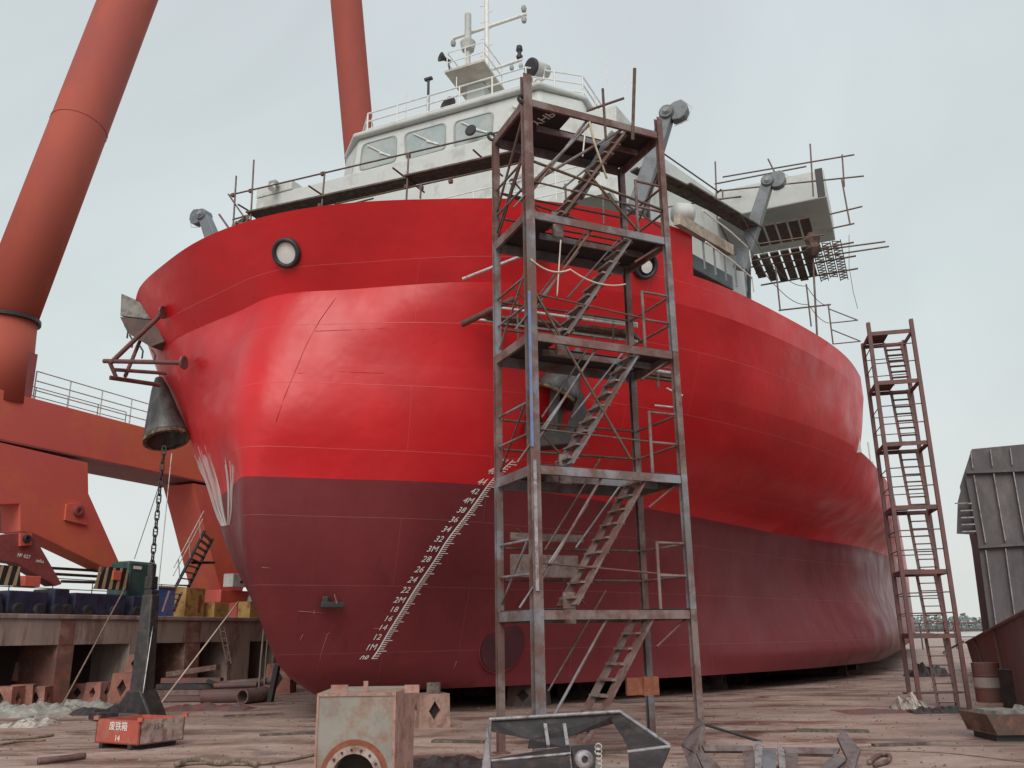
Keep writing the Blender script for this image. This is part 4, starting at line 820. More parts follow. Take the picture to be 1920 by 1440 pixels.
b = MB(); g0z = Vector((g0.x, g0.y, 0)); b.prism([g0z+Vector((-.62, -.25, 0)), g0z+Vector((.6, -.25, 0)), g0z+Vector((.5, -.25, .2)), g0z+Vector((.2, -.25, .62)), g0z+Vector((-.2, -.25, .62)), g0z+Vector((-.5, -.25, .22))], (0, .5, 0)); b.build('crown', anchor_m, an, bevel=.04)
for sg in (-1, 1):
    b = MB(); b.prism([g0z+Vector((sg*.5, -.3, .0)), g0z+Vector((sg*.75, -.75, .02)), g0z+Vector((sg*.3, -.9, .04)), g0z+Vector((sg*.1, -.3, .0))], (0, 0, .16)); b.build('fluke', anchor_m, an, bevel=.03)
for (dx, a_, lab) in ((.28, 0, 'thin steel wire hanging beside the anchor chain down to the anchor'), ):
    cable('wire', [ss(322, 850, 2.3), ss(296, 1110, 2.3), ss(268, 1300, 1.7)], .012, pole_w, lab, 'wire', SHIP)
cable('wire', [ss(300, 905, 6.5), sb(252, 1048, CB+.5)], .012, pole_m, 'grey wire running slantwise left of the anchor chain', 'wire', SHIP)
# ------------------------------------------------------------------ scaffolding over the bow
def stube(T, name, a, b, r=.024, m=None, s=None):
    """tube between two photo points on the station plane s (ship frame)"""
    return tube(name, ss(a[0], a[1], s), ss(b[0], b[1], s), r, m or pole_m, T)
bs = Thing('bow_scaffold', 'tube scaffold with a row of planks slung across the front of the white deckhouse', 'scaffold', ss(700, 380, 2.6), SHIP)
S1 = 2.6
for a, b_ in (((430, 366), (985, 236)), ((436, 412), (470, 402)), ((630, 382), (1000, 300)), ((428, 364), (470, 425)), ((560, 408), (700, 372))): stube(bs, 'ledger', a, b_, s=S1, r=.022)
for a, b_ in (((443, 330), (437, 428)), ((476, 300), (470, 415)), ((609, 322), (603, 392)), ((766, 290), (762, 376)), ((790, 345), (788, 372)), ((936, 318), (934, 375)), ((1060, 345), (1062, 400)), ((1130, 352), (1132, 420))): stube(bs, 'standard', a, b_, s=S1-.05, r=.024)
for (x, y) in ((466, 392), (598, 358), (755, 325), (905, 292)):
    p = ss(x, y, S1); tube('transom', p+Vector((-.1, -.3, .02)), p+Vector((.1, .9, -.1)), .024, pole_r, bs)
for (a, b_, w_, mm) in (((466, 402), (765, 338), 2, plank_m), ((760, 335), (990, 284), 2, plank_r)):
    for k in range(w_):
        p0 = ss(a[0], a[1], S1)+Vector((0, .26*k, .02+.012*(k % 2))); p1 = ss(b_[0], b_[1], S1)+Vector((0, .26*k, .02+.02*random.random())); p1.z = p0.z+(p1.z-p0.z)
        bar('plank', p0, p1, .24, .045, mm, bs)
for (x, y) in ((437, 366), (470, 358), (605, 326), (766, 292), (600, 385), (762, 350), (790, 352), (845, 340)): 
    b = MB(); b.box(ss(x, y, S1-.03), (.09, .08, .09)); b.build('coupler', pole_r, bs)
t = Thing('rope_bundle', 'small tangle of ropes and bags at the port end of the bow scaffold', 'bundle', ss(452, 425, 2.2), SHIP)
b = MB(); c = ss(452, 422, 2.2)
for i in range(9): a = i*.7; b.tube([c+Vector((.35*math.cos(a+k*.5)*(.5+.1*k), .1*math.sin(a), .09*math.sin(a*2+k)+.02*k)) for k in range(6)], .03, 6)
b.build('coil', rope_m, t)
tube('leaning_pole', ss(411, 402, 3), ss(432, 432, 3), .03, pole_m, t)
# starboard side catwalk (planks running aft along the deckhouse)
sc = Thing('side_scaffold', 'plank catwalk running aft along the starboard side of the deckhouse', 'scaffold', (9, 8, 11), SHIP)
def sbt(T, name, a, b_, bb_, r=.022, m=None): return tube(name, sb(a[0], a[1], bb_), sb(b_[0], b_[1], bb_), r, m or pole_m, T)
for k, (a, b_, z0) in enumerate((((1188, 318), (1330, 388), 0), ((1270, 352), (1405, 432), 0))):
    for j in range(2):
        p0 = sz(a[0], a[1], 13.1-.0*k); p1 = sz(b_[0], b_[1], 13.1); off = Vector((.26*j, 0, .03*(j % 2))); bar('plank', p0+off, p1+off, .24, .05, (plank_m, plank_r)[(j+k) % 2], sc)
for (a, b_) in (((1240, 285), (1348, 360)), ((1345, 362), (1352, 355)), ((1240, 390), (1390, 368)), ((1268, 408), (1370, 460))): tube('ledger', sz(*a, 13.9), sz(*b_, 13.9), .022, pole_m, sc)
# cream tank and pipework under the catwalk
b = MB(); pa = sz(1262, 400, 11.9); pb = sz(1292, 402, 11.9); b.lathe(pa, pb-pa, [(0, 0), (.0, .2), (.1, .28), ((pb-pa).length, .28), ((pb-pa).length+.1, .2), ((pb-pa).length+.1, 0)], 18); b.build('life_raft_canister', white, ship, smooth=True)
b = MB(); p0 = sz(1275, 420, 10.6); p1 = sz(1375, 478, 10.6); b.prism([p0, p1, p1+Vector((.02, .05, .28)), p0+Vector((.02, .05, .28))], (-.15, 0, 0)); b.build('deck_locker', M('tan_paint', (.36, .3, .24), .7, c2=(.2, .15, .12), amt=.4), ship)
gl = Thing('deck_winch', 'grey steel winch housing with upright ribs behind the end of the high bulwark', 'winch', sz(1360, 520, 9.8), SHIP)
P = [sz(1322, 505, 9.85), sz(1400, 548, 9.85)]
for i in range(5):
    q = P[0].lerp(P[1], i/4); bar('upright', q, q+Vector((0, 0, .95)), .04, .04, grey, gl)
b = MB(); b.prism([P[0]+Vector((-.3, 0, .1)), P[1]+Vector((-.3, 0, .1)), P[1]+Vector((-.3, 0, .5)), P[0]+Vector((-.3, 0, .5))], (-.9, 0, 0)); b.build('housing', M('blue_grey', (.07, .09, .1), .5, c2=(.1, .12, .13), amt=.4), gl, bevel=.03)
for zz in (.55, 1.35): b = MB(); b.tube([P[0]+Vector((.12, -.3, zz)), P[0].lerp(P[1], .5)+Vector((.2, 0, zz-.08)), P[1]+Vector((.15, .1, zz-.15)), P[1]+Vector((.15, .2, zz-.5))], .022, 6); b.build('guard_rail', rail_white, gl)
# ------------------------------------------------------------------ bridge wing scaffold
ws = Thing('wing_scaffold', 'overhanging tube scaffold with steel planks hung under the starboard bridge wing', 'scaffold', ss(1450, 450, 13), SHIP)
S2 = 13.2
for a, b_ in (((1355, 332), (1602, 290)), ((1340, 345), (1512, 312)), ((1350, 358), (1620, 330)), ((1355, 370), (1355, 356)), ((1555, 402), (1617, 387)), ((1560, 428), (1602, 419)), ((1400, 502), (1667, 462)), ((1398, 488), (1660, 453)), ((1460, 582), (1558, 571)), ((1418, 458), (1545, 440)), ((1345, 405), (1366, 398)), ((1255, 382), (1390, 369))): stube(ws, 'ledger', a, b_, s=S2, r=.026)
for a, b_ in (((1341, 303), (1345, 415)), ((1519, 270), (1525, 368)), ((1579, 290), (1583, 350)), ((1578, 335), (1594, 422)), ((1524, 480), (1532, 628)), ((1552, 462), (1555, 488)), ((1440, 298), (1452, 322))): stube(ws, 'standard', a, b_, s=S2-.1, r=.032 if a[0] == 1524 else .026)
# steel planks laid fore and aft, seen from below; the outer ones are open gratings
px = [(1440, 406, 1448, 478), (1452, 400, 1466, 476), (1472, 396, 1487, 474), (1494, 388, 1507, 473), (1514, 392, 1526, 474)]
zpl = ss(1480, 478, S2).z
def wy_(x, y, z): return sz(x, y, z)
for i in range(9):
    f0 = ss(1412+19.5*i, 480-3.6*i, S2-.4); ln = (1.9, 2.4, 2.5, 2.5, 2.8, 2.6, 3.2, 3.0, 3.4)[i]
    solid = i < 6
    if solid: bar('plank', f0, f0+Vector((.0, ln, .02*(i % 2))), .26, .05, (plank_r, plank_m)[i % 2], ws, up=(0, 0, 1))
    else:
        b = MB()
        for e_ in (-.12, .12): b.box(f0+Vector((e_, ln/2, 0)), (.025, ln, .05))
        for k in range(int(ln/.12)): b.box(f0+Vector((0, .06+.12*k, 0)), (.24, .02, .03), Matrix.Rotation(.5*(-1)**k, 3, 'Z'))
        b.build('grating_plank', plank_m, ws)
for k, yy in enumerate((.1, 1.2, 2.3)):
    a = ss(1405, 484, S2-.4)+Vector((0, yy, -.07)); c = ss(1600, 448, S2-.4)+Vector((0, yy, -.07)); tube('bearer', a, c, .03, pole_m, ws)
for i in range(5):
    f0 = ss(1420+22*i, 425-4*i, S2+.5); bar('plank', f0, f0+Vector((0, 1.6, .0)), .3, .05, plank_r, ws)
b = MB(); q0 = ss(1527, 318, S2-.15); q1 = ss(1548, 368, S2-.15); b.bb((q0.x, S2-.17, q1.z), (q1.x, S2-.15, q0.z)); b.build('rubber_sheet', dark, ws)
b = MB(); q = ss(1522, 452, S2-.3); b.lathe(q, (0, 0, -1), [(-.3, .03), (-.22, .16), (-.05, .26), (.12, .2), (.3, .24), (.5, .08), (.52, 0)], 9)
for v_ in b.v: v_.x += random.uniform(-.04, .06); v_.y += random.uniform(-.04, .06)
b.build('canvas_bag', plank_r, ws, smooth=False)
cable('rope', [ss(1592, 440, S2), ss(1592, 500, S2), ss(1600, 548, S2), ss(1608, 578, S2)], .01, rope_m, 'thin line dangling free from the outer end of the wing scaffold', frame=SHIP)
# rail with wires on the forecastle side deck
dr = Thing('deck_rail', 'sagging wire guard rail with thin posts along the red sheer aft of the mooring arms', 'railing', sb(1500, 600, 11.0), SHIP)
posts = [((1460, 530), (1463, 583)), ((1517, 562), (1521, 612)), ((1559, 592), (1562, 645))]
pp = []
for i, (a, b_) in enumerate(posts):
    q = sz(b_[0], b_[1], 9.75); q2 = q+Vector((0, 0, 1.25)); tube('rail_post', q, q2, .022, pole_m, dr); pp.append((q, q2))
for k in (1.2, .65):
    for (a, _), (c, _) in zip([((sz(1400, 495, 9.75)), 0)]+[(p[0], 0) for p in pp], [(p[0], 0) for p in pp]):
        P0 = a+Vector((0, 0, k)); P1 = c+Vector((0, 0, k)); b = MB(); b.tube([P0.lerp(P1, t/8)-Vector((0, 0, .6*(t/8)*(1-t/8))) for t in range(9)], .01, 5); b.build('wire', pole_m, dr, smooth=True)
tri = pp[2][0]
for zz in (.1, .75): tube('bracket_tube', tri+Vector((0, 0, zz+.35)), tri+Vector((.75, .1, zz-.1)), .018, pole_m, dr); tube('bracket_tube', tri+Vector((0, 0, zz-.1)), tri+Vector((.75, .1, zz-.1)), .018, pole_m, dr)
# ------------------------------------------------------------------ brackets round the anchors
pb_ = Thing('port_bracket', 'red brown pipe frame sticking out from the port bow below the roller box', 'scaffold frame', ss(300, 660, 2), SHIP)
def bp_(a, da, b_, db, r=.06, m=pole_r, n='bracket_pipe'): tube(n, ss(a[0], a[1], da), ss(b_[0], b_[1], db), r, m, pb_)
bp_((195, 677), 1.2, (342, 680), 1.5); bp_((206, 708), 1.4, (300, 722), 2.6); bp_((212, 693), 1.3, (312, 700), 2.4, .05)
bp_((208, 680), 1.2, (302, 590), 1.6); bp_((205, 678), 1.2, (218, 708), 1.4, .05); bp_((235, 705), 1.6, (262, 640), 2.8, .05)
for (x, y, s_) in ((343, 680, 1.55), (304, 586, 1.6)):
    b = MB(); b.lathe(ss(x, y, s_), (1, .2, 0), [(0, .0), (0, .17), (.05, .17), (.05, 0)], 10); b.build('pad_plate', rust, pb_)
rb = Thing('roller_box', 'grey fairlead box with rusty underside on the port bulwark edge', 'fairlead box', ss(268, 600, 2.4), SHIP)
SB_ = 2.2
def pf(x, y, s_=SB_): return ss(x, y, s_)
b = MB(); b.prism([pf(227, 550), pf(285, 578), pf(290, 600), pf(225, 592)], (0, .5, 0)); b.build('roller_housing', M('weathered_grey', (.24, .23, .21), .6, c2=(.14, .11, .1), amt=.4, scale=3), rb, bevel=.02)
b = MB(); b.prism([pf(225, 594), pf(290, 601), pf(308, 640), pf(282, 650), (pf(240, 625))], (0, .45, 0)); b.build('underside', M('box_rust', (.12, .07, .06), .7, c2=(.07, .05, .05), amt=.4), rb)
b = MB(); 
for i, (x, y) in enumerate(((234, 610), (243, 628), (262, 648), (285, 655))): b.tube([pf(x, y), pf(x+6, y+10), pf(x+4, y+24)], .025, 5)
b.build('torn_hose', dark, rb, kind='stuff')
# starboard bracket scaffold below the stowed anchor
sk = Thing('anchor_scaffold', 'hanging scaffold of galvanised tubes and planks round the starboard anchor', 'scaffold', sb(1030, 610, 6.4), SHIP)
def sk_(n, a, b_, bb_=6.3, r=.03, m=pole_w): tube(n, sb(a[0], a[1], bb_), sb(b_[0], b_[1], bb_), r, m, sk)
S3 = 1.6
def s3(n, a, b_, r=.03, m=pole_w, d=0): tube(n, ss(a[0], a[1], S3+d), ss(b_[0], b_[1], S3+d), r, m, sk)
s3('support_tube', (868, 523), (978, 480), .035); s3('support_pipe', (866, 608), (965, 560), .07, pole_r)
s3('ledger', (888, 598), (1195, 640), .03, pole_w, .4); s3('ledger', (925, 575), (1195, 612), .03, pole_w); s3('ledger', (1060, 585), (1195, 608), .035)
for j in range(3):
    a = ss(905, 600, S3+.2)+Vector((0, .25*j, .1)); c = ss(1190, 634, S3+.2)+Vector((0, .25*j, .1)); bar('plank', a, c, .23, .05, plank_m, sk)
for (x0, y0, x1, y1) in ((970, 565, 972, 640), (1150, 605, 1150, 640), (1190, 600, 1170, 625), (1010, 570, 1060, 620)): s3('standard', (x0, y0), (x1, y1), .025, pole_m)
sk2 = Thing('anchor_scaffold', 'short galvanised scaffold landing at the right of the stair tower below the large mooring arm', 'scaffold', ss(1225, 700, 2.5), SHIP)
for (x0, y0, x1, y1, r, m_) in ((1183, 688, 1262, 700, .035, pole_w), (1183, 682, 1262, 692, .022, pole_m), (1190, 704, 1262, 714, .025, pole_m), (1234, 690, 1234, 728, .025, pole_m), (1250, 728, 1280, 742, .02, pole_w), (1228, 760, 1275, 765, .02, pole_w)): tube('ledger', ss(x0, y0, 2.4), ss(x1, y1, 2.4), r, m_, sk2)
for j in range(2): a = ss(1185, 697, 2.5)+Vector((0, .25*j, 0)); c = ss(1262, 708, 2.5)+Vector((0, .25*j, 0)); bar('plank', a, c, .23, .05, plank_m, sk2)
# ------------------------------------------------------------------ keel blocks
def diamond_block(name, cx, cy, wd, dp, hg, T, top=.85, rot=0, m=block_m, tilt=0):
    """trapezoid block, diamond holes cut through the front and side faces"""
    b = MB(); hw, hd = wd/2, dp/2; Rm = Matrix.Rotation(rot, 3, 'Z'); o_ = Vector((cx, cy, 0))
    lo = [Vector((-hw, -hd, 0)), Vector((hw, -hd, 0)), Vector((hw, hd, 0)), Vector((-hw, hd, 0))]
    hi = [Vector((x*top, y*top, hg)) for x, y in ((-hw, -hd), (hw, -hd), (hw, hd), (-hw, hd))]
    for i in range(4):
        a, c = lo[i], lo[(i+1) % 4]; d, e_ = hi[(i+1) % 4], hi[i]; cn = (a+c+d+e_)/4; inn = -Vector((cn.x, cn.y, 0)).normalized()*.12
        ux = (c-a)*.19; uz = (e_-a+d-c)/2*.3
        dm = [cn-uz, cn+ux, cn+uz, cn-ux]; dmi = [p+inn for p in dm]; quad = [a, c, d, e_]
        mids = [(a+c)/2, (c+d)/2, (d+e_)/2, (e_+a)/2]
        v = quad+mids+dm+dmi; f = []
        for k in range(4): f += [(k, 4+k, 8+k), (4+k-0, (k+1) % 4, 8+(k+1) % 4), (4+k, 8+(k+1) % 4, 8+k)]
        f = []
        for k in range(4):
            f += [(k, 4+k, 8+k, 8+(k-1) % 4)]
        f = [(0, 4, 8, 11), (4, 1, 9, 8), (1, 5, 9), (5, 2, 10, 9), (2, 6, 10), (6, 3, 11, 10), (3, 7, 11), (7, 0, 11)]
        f = [(0, 4, 8), (0, 8, 11), (0, 11, 7), (4, 1, 8), (1, 9, 8), (1, 5, 9), (5, 2, 9), (2, 10, 9), (2, 6, 10), (6, 3, 10), (3, 11, 10), (3, 7, 11)]
        b.add([o_+Rm@p for p in v], f, 0)
        b.add([o_+Rm@p for p in v], [(8, 9, 13, 12), (9, 10, 14, 13), (10, 11, 15, 14), (11, 8, 12, 15)], 0)
        b.add([o_+Rm@p for p in v], [(12, 13, 14, 15)], 1)
    b.add([o_+Rm@p for p in hi], [(0, 1, 2, 3)], 0)
    return b.build(name, None, T, mats=[m, black_void])
def kblock(x, y, wd, dp, hg, label, grp, rot=0, z=0, top=.85, m=block_m):
    p = atz(x, y, 0); t = Thing('keel_block', label, 'keel block', (p.x, p.y+dp/2, z), None, grp); diamond_block('block', p.x, p.y+dp/2, wd, dp, hg, t, top, rot, m)
    if z:
        pass
    return t
G1 = 'keel blocks with diamond holes'
t = kblock(805, 1366, .62, .6, .62, 'pale brown keel block with diamond holes right of the grey duct box', G1, .35, top=.95, m=M('block_pale', (.33, .2, .16), .8, c2=(.2, .12, .1), amt=.4, scale=3)); p = t.base
b = MB(); b.box((p.x+.05, p.y, .72), (.25, .3, .2)); b.build('timber_cap', plank_m, t)
for (x, y, wd, hg, lab) in ((-5, 1335, .75, .6, 'red keel block at the extreme left edge below the tilted one'), (27, 1332, .62, .62, 'red keel block with a wide diamond hole second from the left edge'), (60, 1330, .5, .55, 'dark red keel block half hidden, third from the left edge'),
        (138, 1316, .6, .5, 'red keel block before the second recess of the quay wall'), (175, 1318, .6, .55, 'red keel block with a narrow diamond beside the tall stacked block'), (226, 1318, .75, .8, 'largest red keel block standing just left of the standing anchor'), (520, 1300, .9, .9, 'pale block standing under the turn of the bow by the last wall recess')):
    kblock(x, y, wd, .6, hg, lab, G1, .1*((x % 7)-3))
p = atz(232, 1318, 0); t = Thing('keel_block', 'upper red block stacked on the largest block left of the anchor', 'keel block', (p.x+.1, p.y+.3, .81), None, G1)
b = diamond_block('block', p.x+.1, p.y+.3, .5, .45, .5, t, .7, .2); b.location.z += .81
for v in b.data.vertices: v.co.z += 0
p = atz(8, 1322, 0); t = Thing('keel_block', 'tilted red block lying on top of the blocks at the left edge', 'keel block', (p.x, p.y, .64), None, G1)
b = diamond_block('block', p.x, p.y+.2, .55, .45, .5, t, .7, .3); b.location.z += .66; b.rotation_euler = (0, .12, 0)
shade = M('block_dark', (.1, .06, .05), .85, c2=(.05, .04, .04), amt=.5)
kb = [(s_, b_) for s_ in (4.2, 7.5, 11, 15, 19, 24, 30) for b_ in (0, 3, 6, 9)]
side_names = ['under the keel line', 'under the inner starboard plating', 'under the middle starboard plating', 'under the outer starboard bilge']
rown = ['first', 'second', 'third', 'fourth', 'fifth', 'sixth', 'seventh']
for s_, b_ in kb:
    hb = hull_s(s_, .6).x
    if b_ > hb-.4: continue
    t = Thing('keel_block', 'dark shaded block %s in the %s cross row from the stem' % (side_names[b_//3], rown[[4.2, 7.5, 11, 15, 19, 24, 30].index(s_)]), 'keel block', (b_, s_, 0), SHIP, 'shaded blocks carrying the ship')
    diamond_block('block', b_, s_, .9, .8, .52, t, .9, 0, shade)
# ------------------------------------------------------------------ foreground: duct box
p = atz(590, 1440, 0); YB = 9.0; q0 = aty(596, 1300, YB); q1 = aty(742, 1300, YB); zt_ = q0.z
db = Thing('duct_box', 'grey painted steel box with a bolted round flange opening and rusty lugs', 'steel box', (q0.x, YB, 0))
Wd = q1.x-q0.x; 
b = MB(); b.add([(q0.x, YB, .02), (q1.x, YB, .02), (q1.x, YB, zt_), (q0.x, YB, zt_)]+[(q0.x+Wd/2+math.cos(2*math.pi*k/32)*.24, YB, .42+math.sin(2*math.pi*k/32)*.24) for k in range(32)], [])
cor = [(1, 2), (2, 3), (3, 0), (0, 1)]; n = 32
ci = lambda k: 4+(k % n)
for k in range(n):
    a = 2*math.pi*(k+.5)/n; quadrant = int(((a+math.pi/4) % (2*math.pi))/(math.pi/2)); 
    cidx = [1, 2, 3, 0][int((a % (2*math.pi))/(math.pi/2))]; cidx = {0: 2, 1: 3, 2: 0, 3: 1}[int((a % (2*math.pi))/(math.pi/2))]
    b.f.append((ci(k), ci(k+1), cidx)); b.mi.append(0)
for k, (i, j) in ((0, (1, 2)), (8, (2, 3)), (16, (3, 0)), (24, (0, 1))): b.f.append((ci(k), i, j)); b.mi.append(0)
b.add([(q0.x, YB, .02), (q1.x, YB, .02), (q1.x, YB, zt_), (q0.x, YB, zt_), (q0.x+.02, YB+.75, .02), (q1.x+.1, YB+.75, .02), (q1.x+.1, YB+.75, zt_+.02), (q0.x+.02, YB+.75, zt_+.02)], [(1, 5, 6, 2), (0, 3, 7, 4), (3, 2, 6, 7), (4, 7, 6, 5), (0, 4, 5, 1)], 0)
for f_ in range(len(b.mi)-5, len(b.mi)-4): b.mi[f_] = 1
b.build('box_shell', None, db, mats=[box_grey, box_pink])
b = MB(); b.lathe((q0.x+Wd/2, YB-.045, .42), (0, 1, 0), [(0, .205), (0, .275), (.043, .275)], 36); b.lathe((q0.x+Wd/2, YB-.045, .42), (0, 1, 0), [(0, .205), (.2, .2)], 36); fl_ = b.build('flange', scrap_grey, db)
for k in range(16):
    a = 2*math.pi*k/16+.1; b = MB(); b.lathe((q0.x+Wd/2+math.cos(a)*.242, YB-.062, .42+math.sin(a)*.242), (0, 1, 0), [(0, 0), (0, .013), (.018, .013)], 6); b.build('bolt', dark, db, parent=fl_)
b = MB(); b.lathe((q0.x+Wd/2, YB+.003-.006, .42), (0, 1, 0), [(0, .275), (0, .33), (.002, .33)], 30); b.build('rust_halo', orange_rust, db)
for (x0, x1, y0, y1, dy) in ((620, 652, 1284, 1301, .12), (681, 690, 1277, 1301, .1), (758, 786, 1284, 1299, .05)):
    a = aty(x0, y1, YB+dy); c = aty(x1, y0, YB+dy); b = MB(); b.bb((a.x, YB+dy, zt_-.01), (c.x, YB+dy+.03, c.z)); b.build('lifting_lug', box_pink, db)
b = MB(); b.bb((q0.x-.004, YB-.012, zt_-.03), (q1.x+.004, YB-.002, zt_)); b.bb((q1.x-.02, YB-.012, .02), (q1.x+.004, YB-.002, zt_-.031)); b.bb((q0.x-.004, YB-.012, .02), (q0.x+.016, YB-.002, zt_-.031)); b.build('edge_strip', box_pink, db)
# ------------------------------------------------------------------ foreground anchors
def pplate(T, name, pix, Y, th, m=anchor_m, bevel=.01, parent=None):
    b = MB(); b.prism([aty(x, y, Y) if not isinstance(y, tuple) else aty(x, y[0], y[1]) for x, y in pix], (0, th, 0)); return b.build(name, m, T, bevel=bevel, parent=parent)
def quadp(T, name, pix, th, m=anchor_m, parent=None):
    """plate through photo points that each have their own distance (x, y, Y)"""
    P = [aty(x, y, Y) for x, y, Y in pix]; n_ = (P[1]-P[0]).cross(P[2]-P[0]).normalized(); b = MB(); b.prism(P, n_*th); return b.build(name, m, T, parent=parent)
fa = Thing('ship_anchor', 'dark fabricated plate anchor lying at the foot of the near stair tower', 'anchor', (1.0, 11.2, 0), None, 'plate anchors lying in the foreground')
edge = M('worn_edge', (.32, .3, .31), .5, metal=.3, c2=(.15, .13, .13), amt=.35, scale=5)
quadp(fa, 'fluke_plate', [(920, 1352, 11.6), (1160, 1338, 11.9), (1150, 1357, 11.9), (1065, 1382, 11.6), (1060, 1400, 11.5), (990, 1404, 11.4), (994, 1387, 11.4), (918, 1371, 11.6)], .03)
tube('edge_bar', aty(917, 1349, 11.57), aty(1162, 1334, 11.87), .022, edge, fa); tube('edge_bar', aty(1162, 1334, 11.87), aty(1256, 1398, 11.0), .022, edge, fa); tube('edge_bar', aty(1256, 1400, 11.0), aty(1176, 1410, 10.9), .022, edge, fa)
quadp(fa, 'fluke_plate', [(1142, 1345, 11.9), (1162, 1337, 11.87), (1252, 1398, 11.0), (1178, 1405, 11.0), (1165, 1378, 11.4)], .03)
quadp(fa, 'fluke_plate', [(1178, 1410, 10.9), (1256, 1402, 11.0), (1236, 1450, 10.4), (1180, 1450, 10.4)], .03)
quadp(fa, 'side_plate', [(920, 1350, 11.6), (912, 1362, 11.4), (902, 1450, 10.4), (918, 1450, 10.4), (919, 1380, 11.4)], .03, edge)
for x in (1022, 1058): bar('rib', aty(x, 1358, 11.5), aty(x+6, 1398, 11.2), .04, .03, edge, fa)
quadp(fa, 'crown_plate', [(983, 1412, 11.2), (1068, 1398, 11.3), (1068, 1410, 10.9), (906, 1425, 10.8)], .04)
quadp(fa, 'crown_plate', [(906, 1430, 10.7), (1068, 1418, 10.8), (1072, 1455, 10.3), (904, 1460, 10.3)], .04)
tube('edge_bar', aty(904, 1428, 10.72), aty(1070, 1413, 10.85), .018, edge, fa)
quadp(fa, 'shackle_block', [(1072, 1398, 11), (1118, 1396, 11.1), (1116, 1450, 10.5), (1078, 1450, 10.4)], .1)
b = MB(); b.lathe(aty(1092, 1424, 10.45), (.3, -1, .1), [(0, .04), (0, .1), (.08, .1), (.08, .04)], 18); b.build('shackle_ring', edge, fa, smooth=True)
b = MB()
for k in range(5):
    q = aty(1122, 1400+9*k, 10.9); b.tube([q+Vector((.04*math.cos(a_), 0, .035*math.sin(a_))) for a_ in [i*math.pi/4 for i in range(9)]], .008, 5)
b.build('coil_spring', pole_w, fa, kind='stuff')
f2 = Thing('ship_anchor', 'open winged anchor frame lying in front at the right, its two wings raised', 'anchor', (4.6, 12.2, 0), None, 'plate anchors lying in the foreground')
am2 = M('anchor_brown_grey', (.15, .12, .12), .6, metal=.1, c2=(.1, .06, .055), amt=.4, scale=3, var=.2)
quadp(f2, 'wing_plate', [(1311, 1346, 12.6), (1318, 1356, 12.3), (1300, 1410, 11.8), (1277, 1396, 12.2)], .04, am2)
quadp(f2, 'wing_plate', [(1277, 1397, 12.2), (1300, 1412, 11.8), (1316, 1450, 11.4), (1296, 1450, 11.5)], .04, am2)
quadp(f2, 'wing_plate', [(1580, 1366, 12.6), (1614, 1406, 12.1), (1590, 1424, 11.8), (1570, 1382, 12.4)], .04, am2)
quadp(f2, 'wing_plate', [(1614, 1408, 12.1), (1592, 1426, 11.8), (1582, 1450, 11.4), (1602, 1450, 11.5)], .04, am2)
tube('edge_bar', aty(1316, 1357, 12.35), aty(1428, 1391, 12.6), .018, dark, f2)
quadp(f2, 'cross_plate', [(1316, 1396, 12.2), (1412, 1398, 12.2), (1412, 1408, 12.15), (1322, 1408, 12.15)], .05, am2)
quadp(f2, 'cross_plate', [(1468, 1400, 12.2), (1576, 1403, 12.3), (1568, 1414, 12.2), (1474, 1412, 12.15)], .05, am2)
quadp(f2, 'cross_plate', [(1305, 1412, 11.9), (1325, 1412, 11.9), (1362, 1450, 11.4), (1325, 1450, 11.4)], .05, am2)
quadp(f2, 'cross_plate', [(1566, 1412, 12.0), (1588, 1424, 11.9), (1556, 1450, 11.4), (1525, 1450, 11.4)], .05, am2)
quadp(f2, 'cross_plate', [(1392, 1408, 12.1), (1414, 1406, 12.1), (1418, 1450, 11.4), (1396, 1450, 11.4)], .05, am2)
quadp(f2, 'cross_plate', [(1470, 1412, 12.1), (1496, 1413, 12.1), (1494, 1450, 11.4), (1472, 1450, 11.4)], .05, am2)
quadp(f2, 'shank_plate', [(1414, 1390, 12.3), (1428, 1390, 12.3), (1428, 1450, 11.3), (1416, 1450, 11.3)], .05, edge)
quadp(f2, 'shank_plate', [(1458, 1398, 12.3), (1470, 1399, 12.3), (1474, 1450, 11.3), (1462, 1450, 11.3)], .05, edge)
quadp(f2, 'shank_core', [(1430, 1402, 12.2), (1455, 1403, 12.2), (1455, 1450, 11.3), (1430, 1450, 11.3)], .06, grey)
# ------------------------------------------------------------------ scrap bin with lettering
p0 = atz(176, 1402, .0); p1 = atz(258, 1408, 0); p2 = atz(343, 1396, 0)
zt = aty(258, 1352, p1.y).z
sbn = Thing('scrap_bin', 'low red steel scrap bin with white Chinese lettering and a scuffed grey side', 'scrap bin', tuple(p1))
lb = .08
def up_(p, z): return Vector((p.x, p.y, z))
p3 = p0+p2-p1
b = MB(); b.prism([up_(p0, lb), up_(p1, lb), up_(p1, zt), up_(p0, zt)], (p2-p1).normalized()*.03); b.build('front_panel', scrap_red, sbn)
b = MB(); b.prism([up_(p1, lb), up_(p2, lb), up_(p2, zt), up_(p1, zt)], (p0-p1).normalized()*.03); b.build('side_panel', scrap_grey, sbn)
b = MB(); b.prism([up_(p0, lb), up_(p3, lb), up_(p3, zt), up_(p0, zt)], (p1-p0).normalized()*.03); b.build('side_panel', scrap_red, sbn)
b = MB(); b.prism([up_(p3, lb), up_(p2, lb), up_(p2, zt), up_(p3, zt)], (p1-p2).normalized()*.03); b.build('back_panel', scrap_red, sbn)
b = MB(); b.prism([up_(p0, lb), up_(p1, lb), up_(p2, lb), up_(p3, lb)], (0, 0, .02)); b.build('floor_panel', scrap_red, sbn)
for f in (.15, .8):
    a = p0.lerp(p1, f); bar('skid', up_(a, .04), up_(a+(p2-p1), .04), .08, .08, dark, sbn)
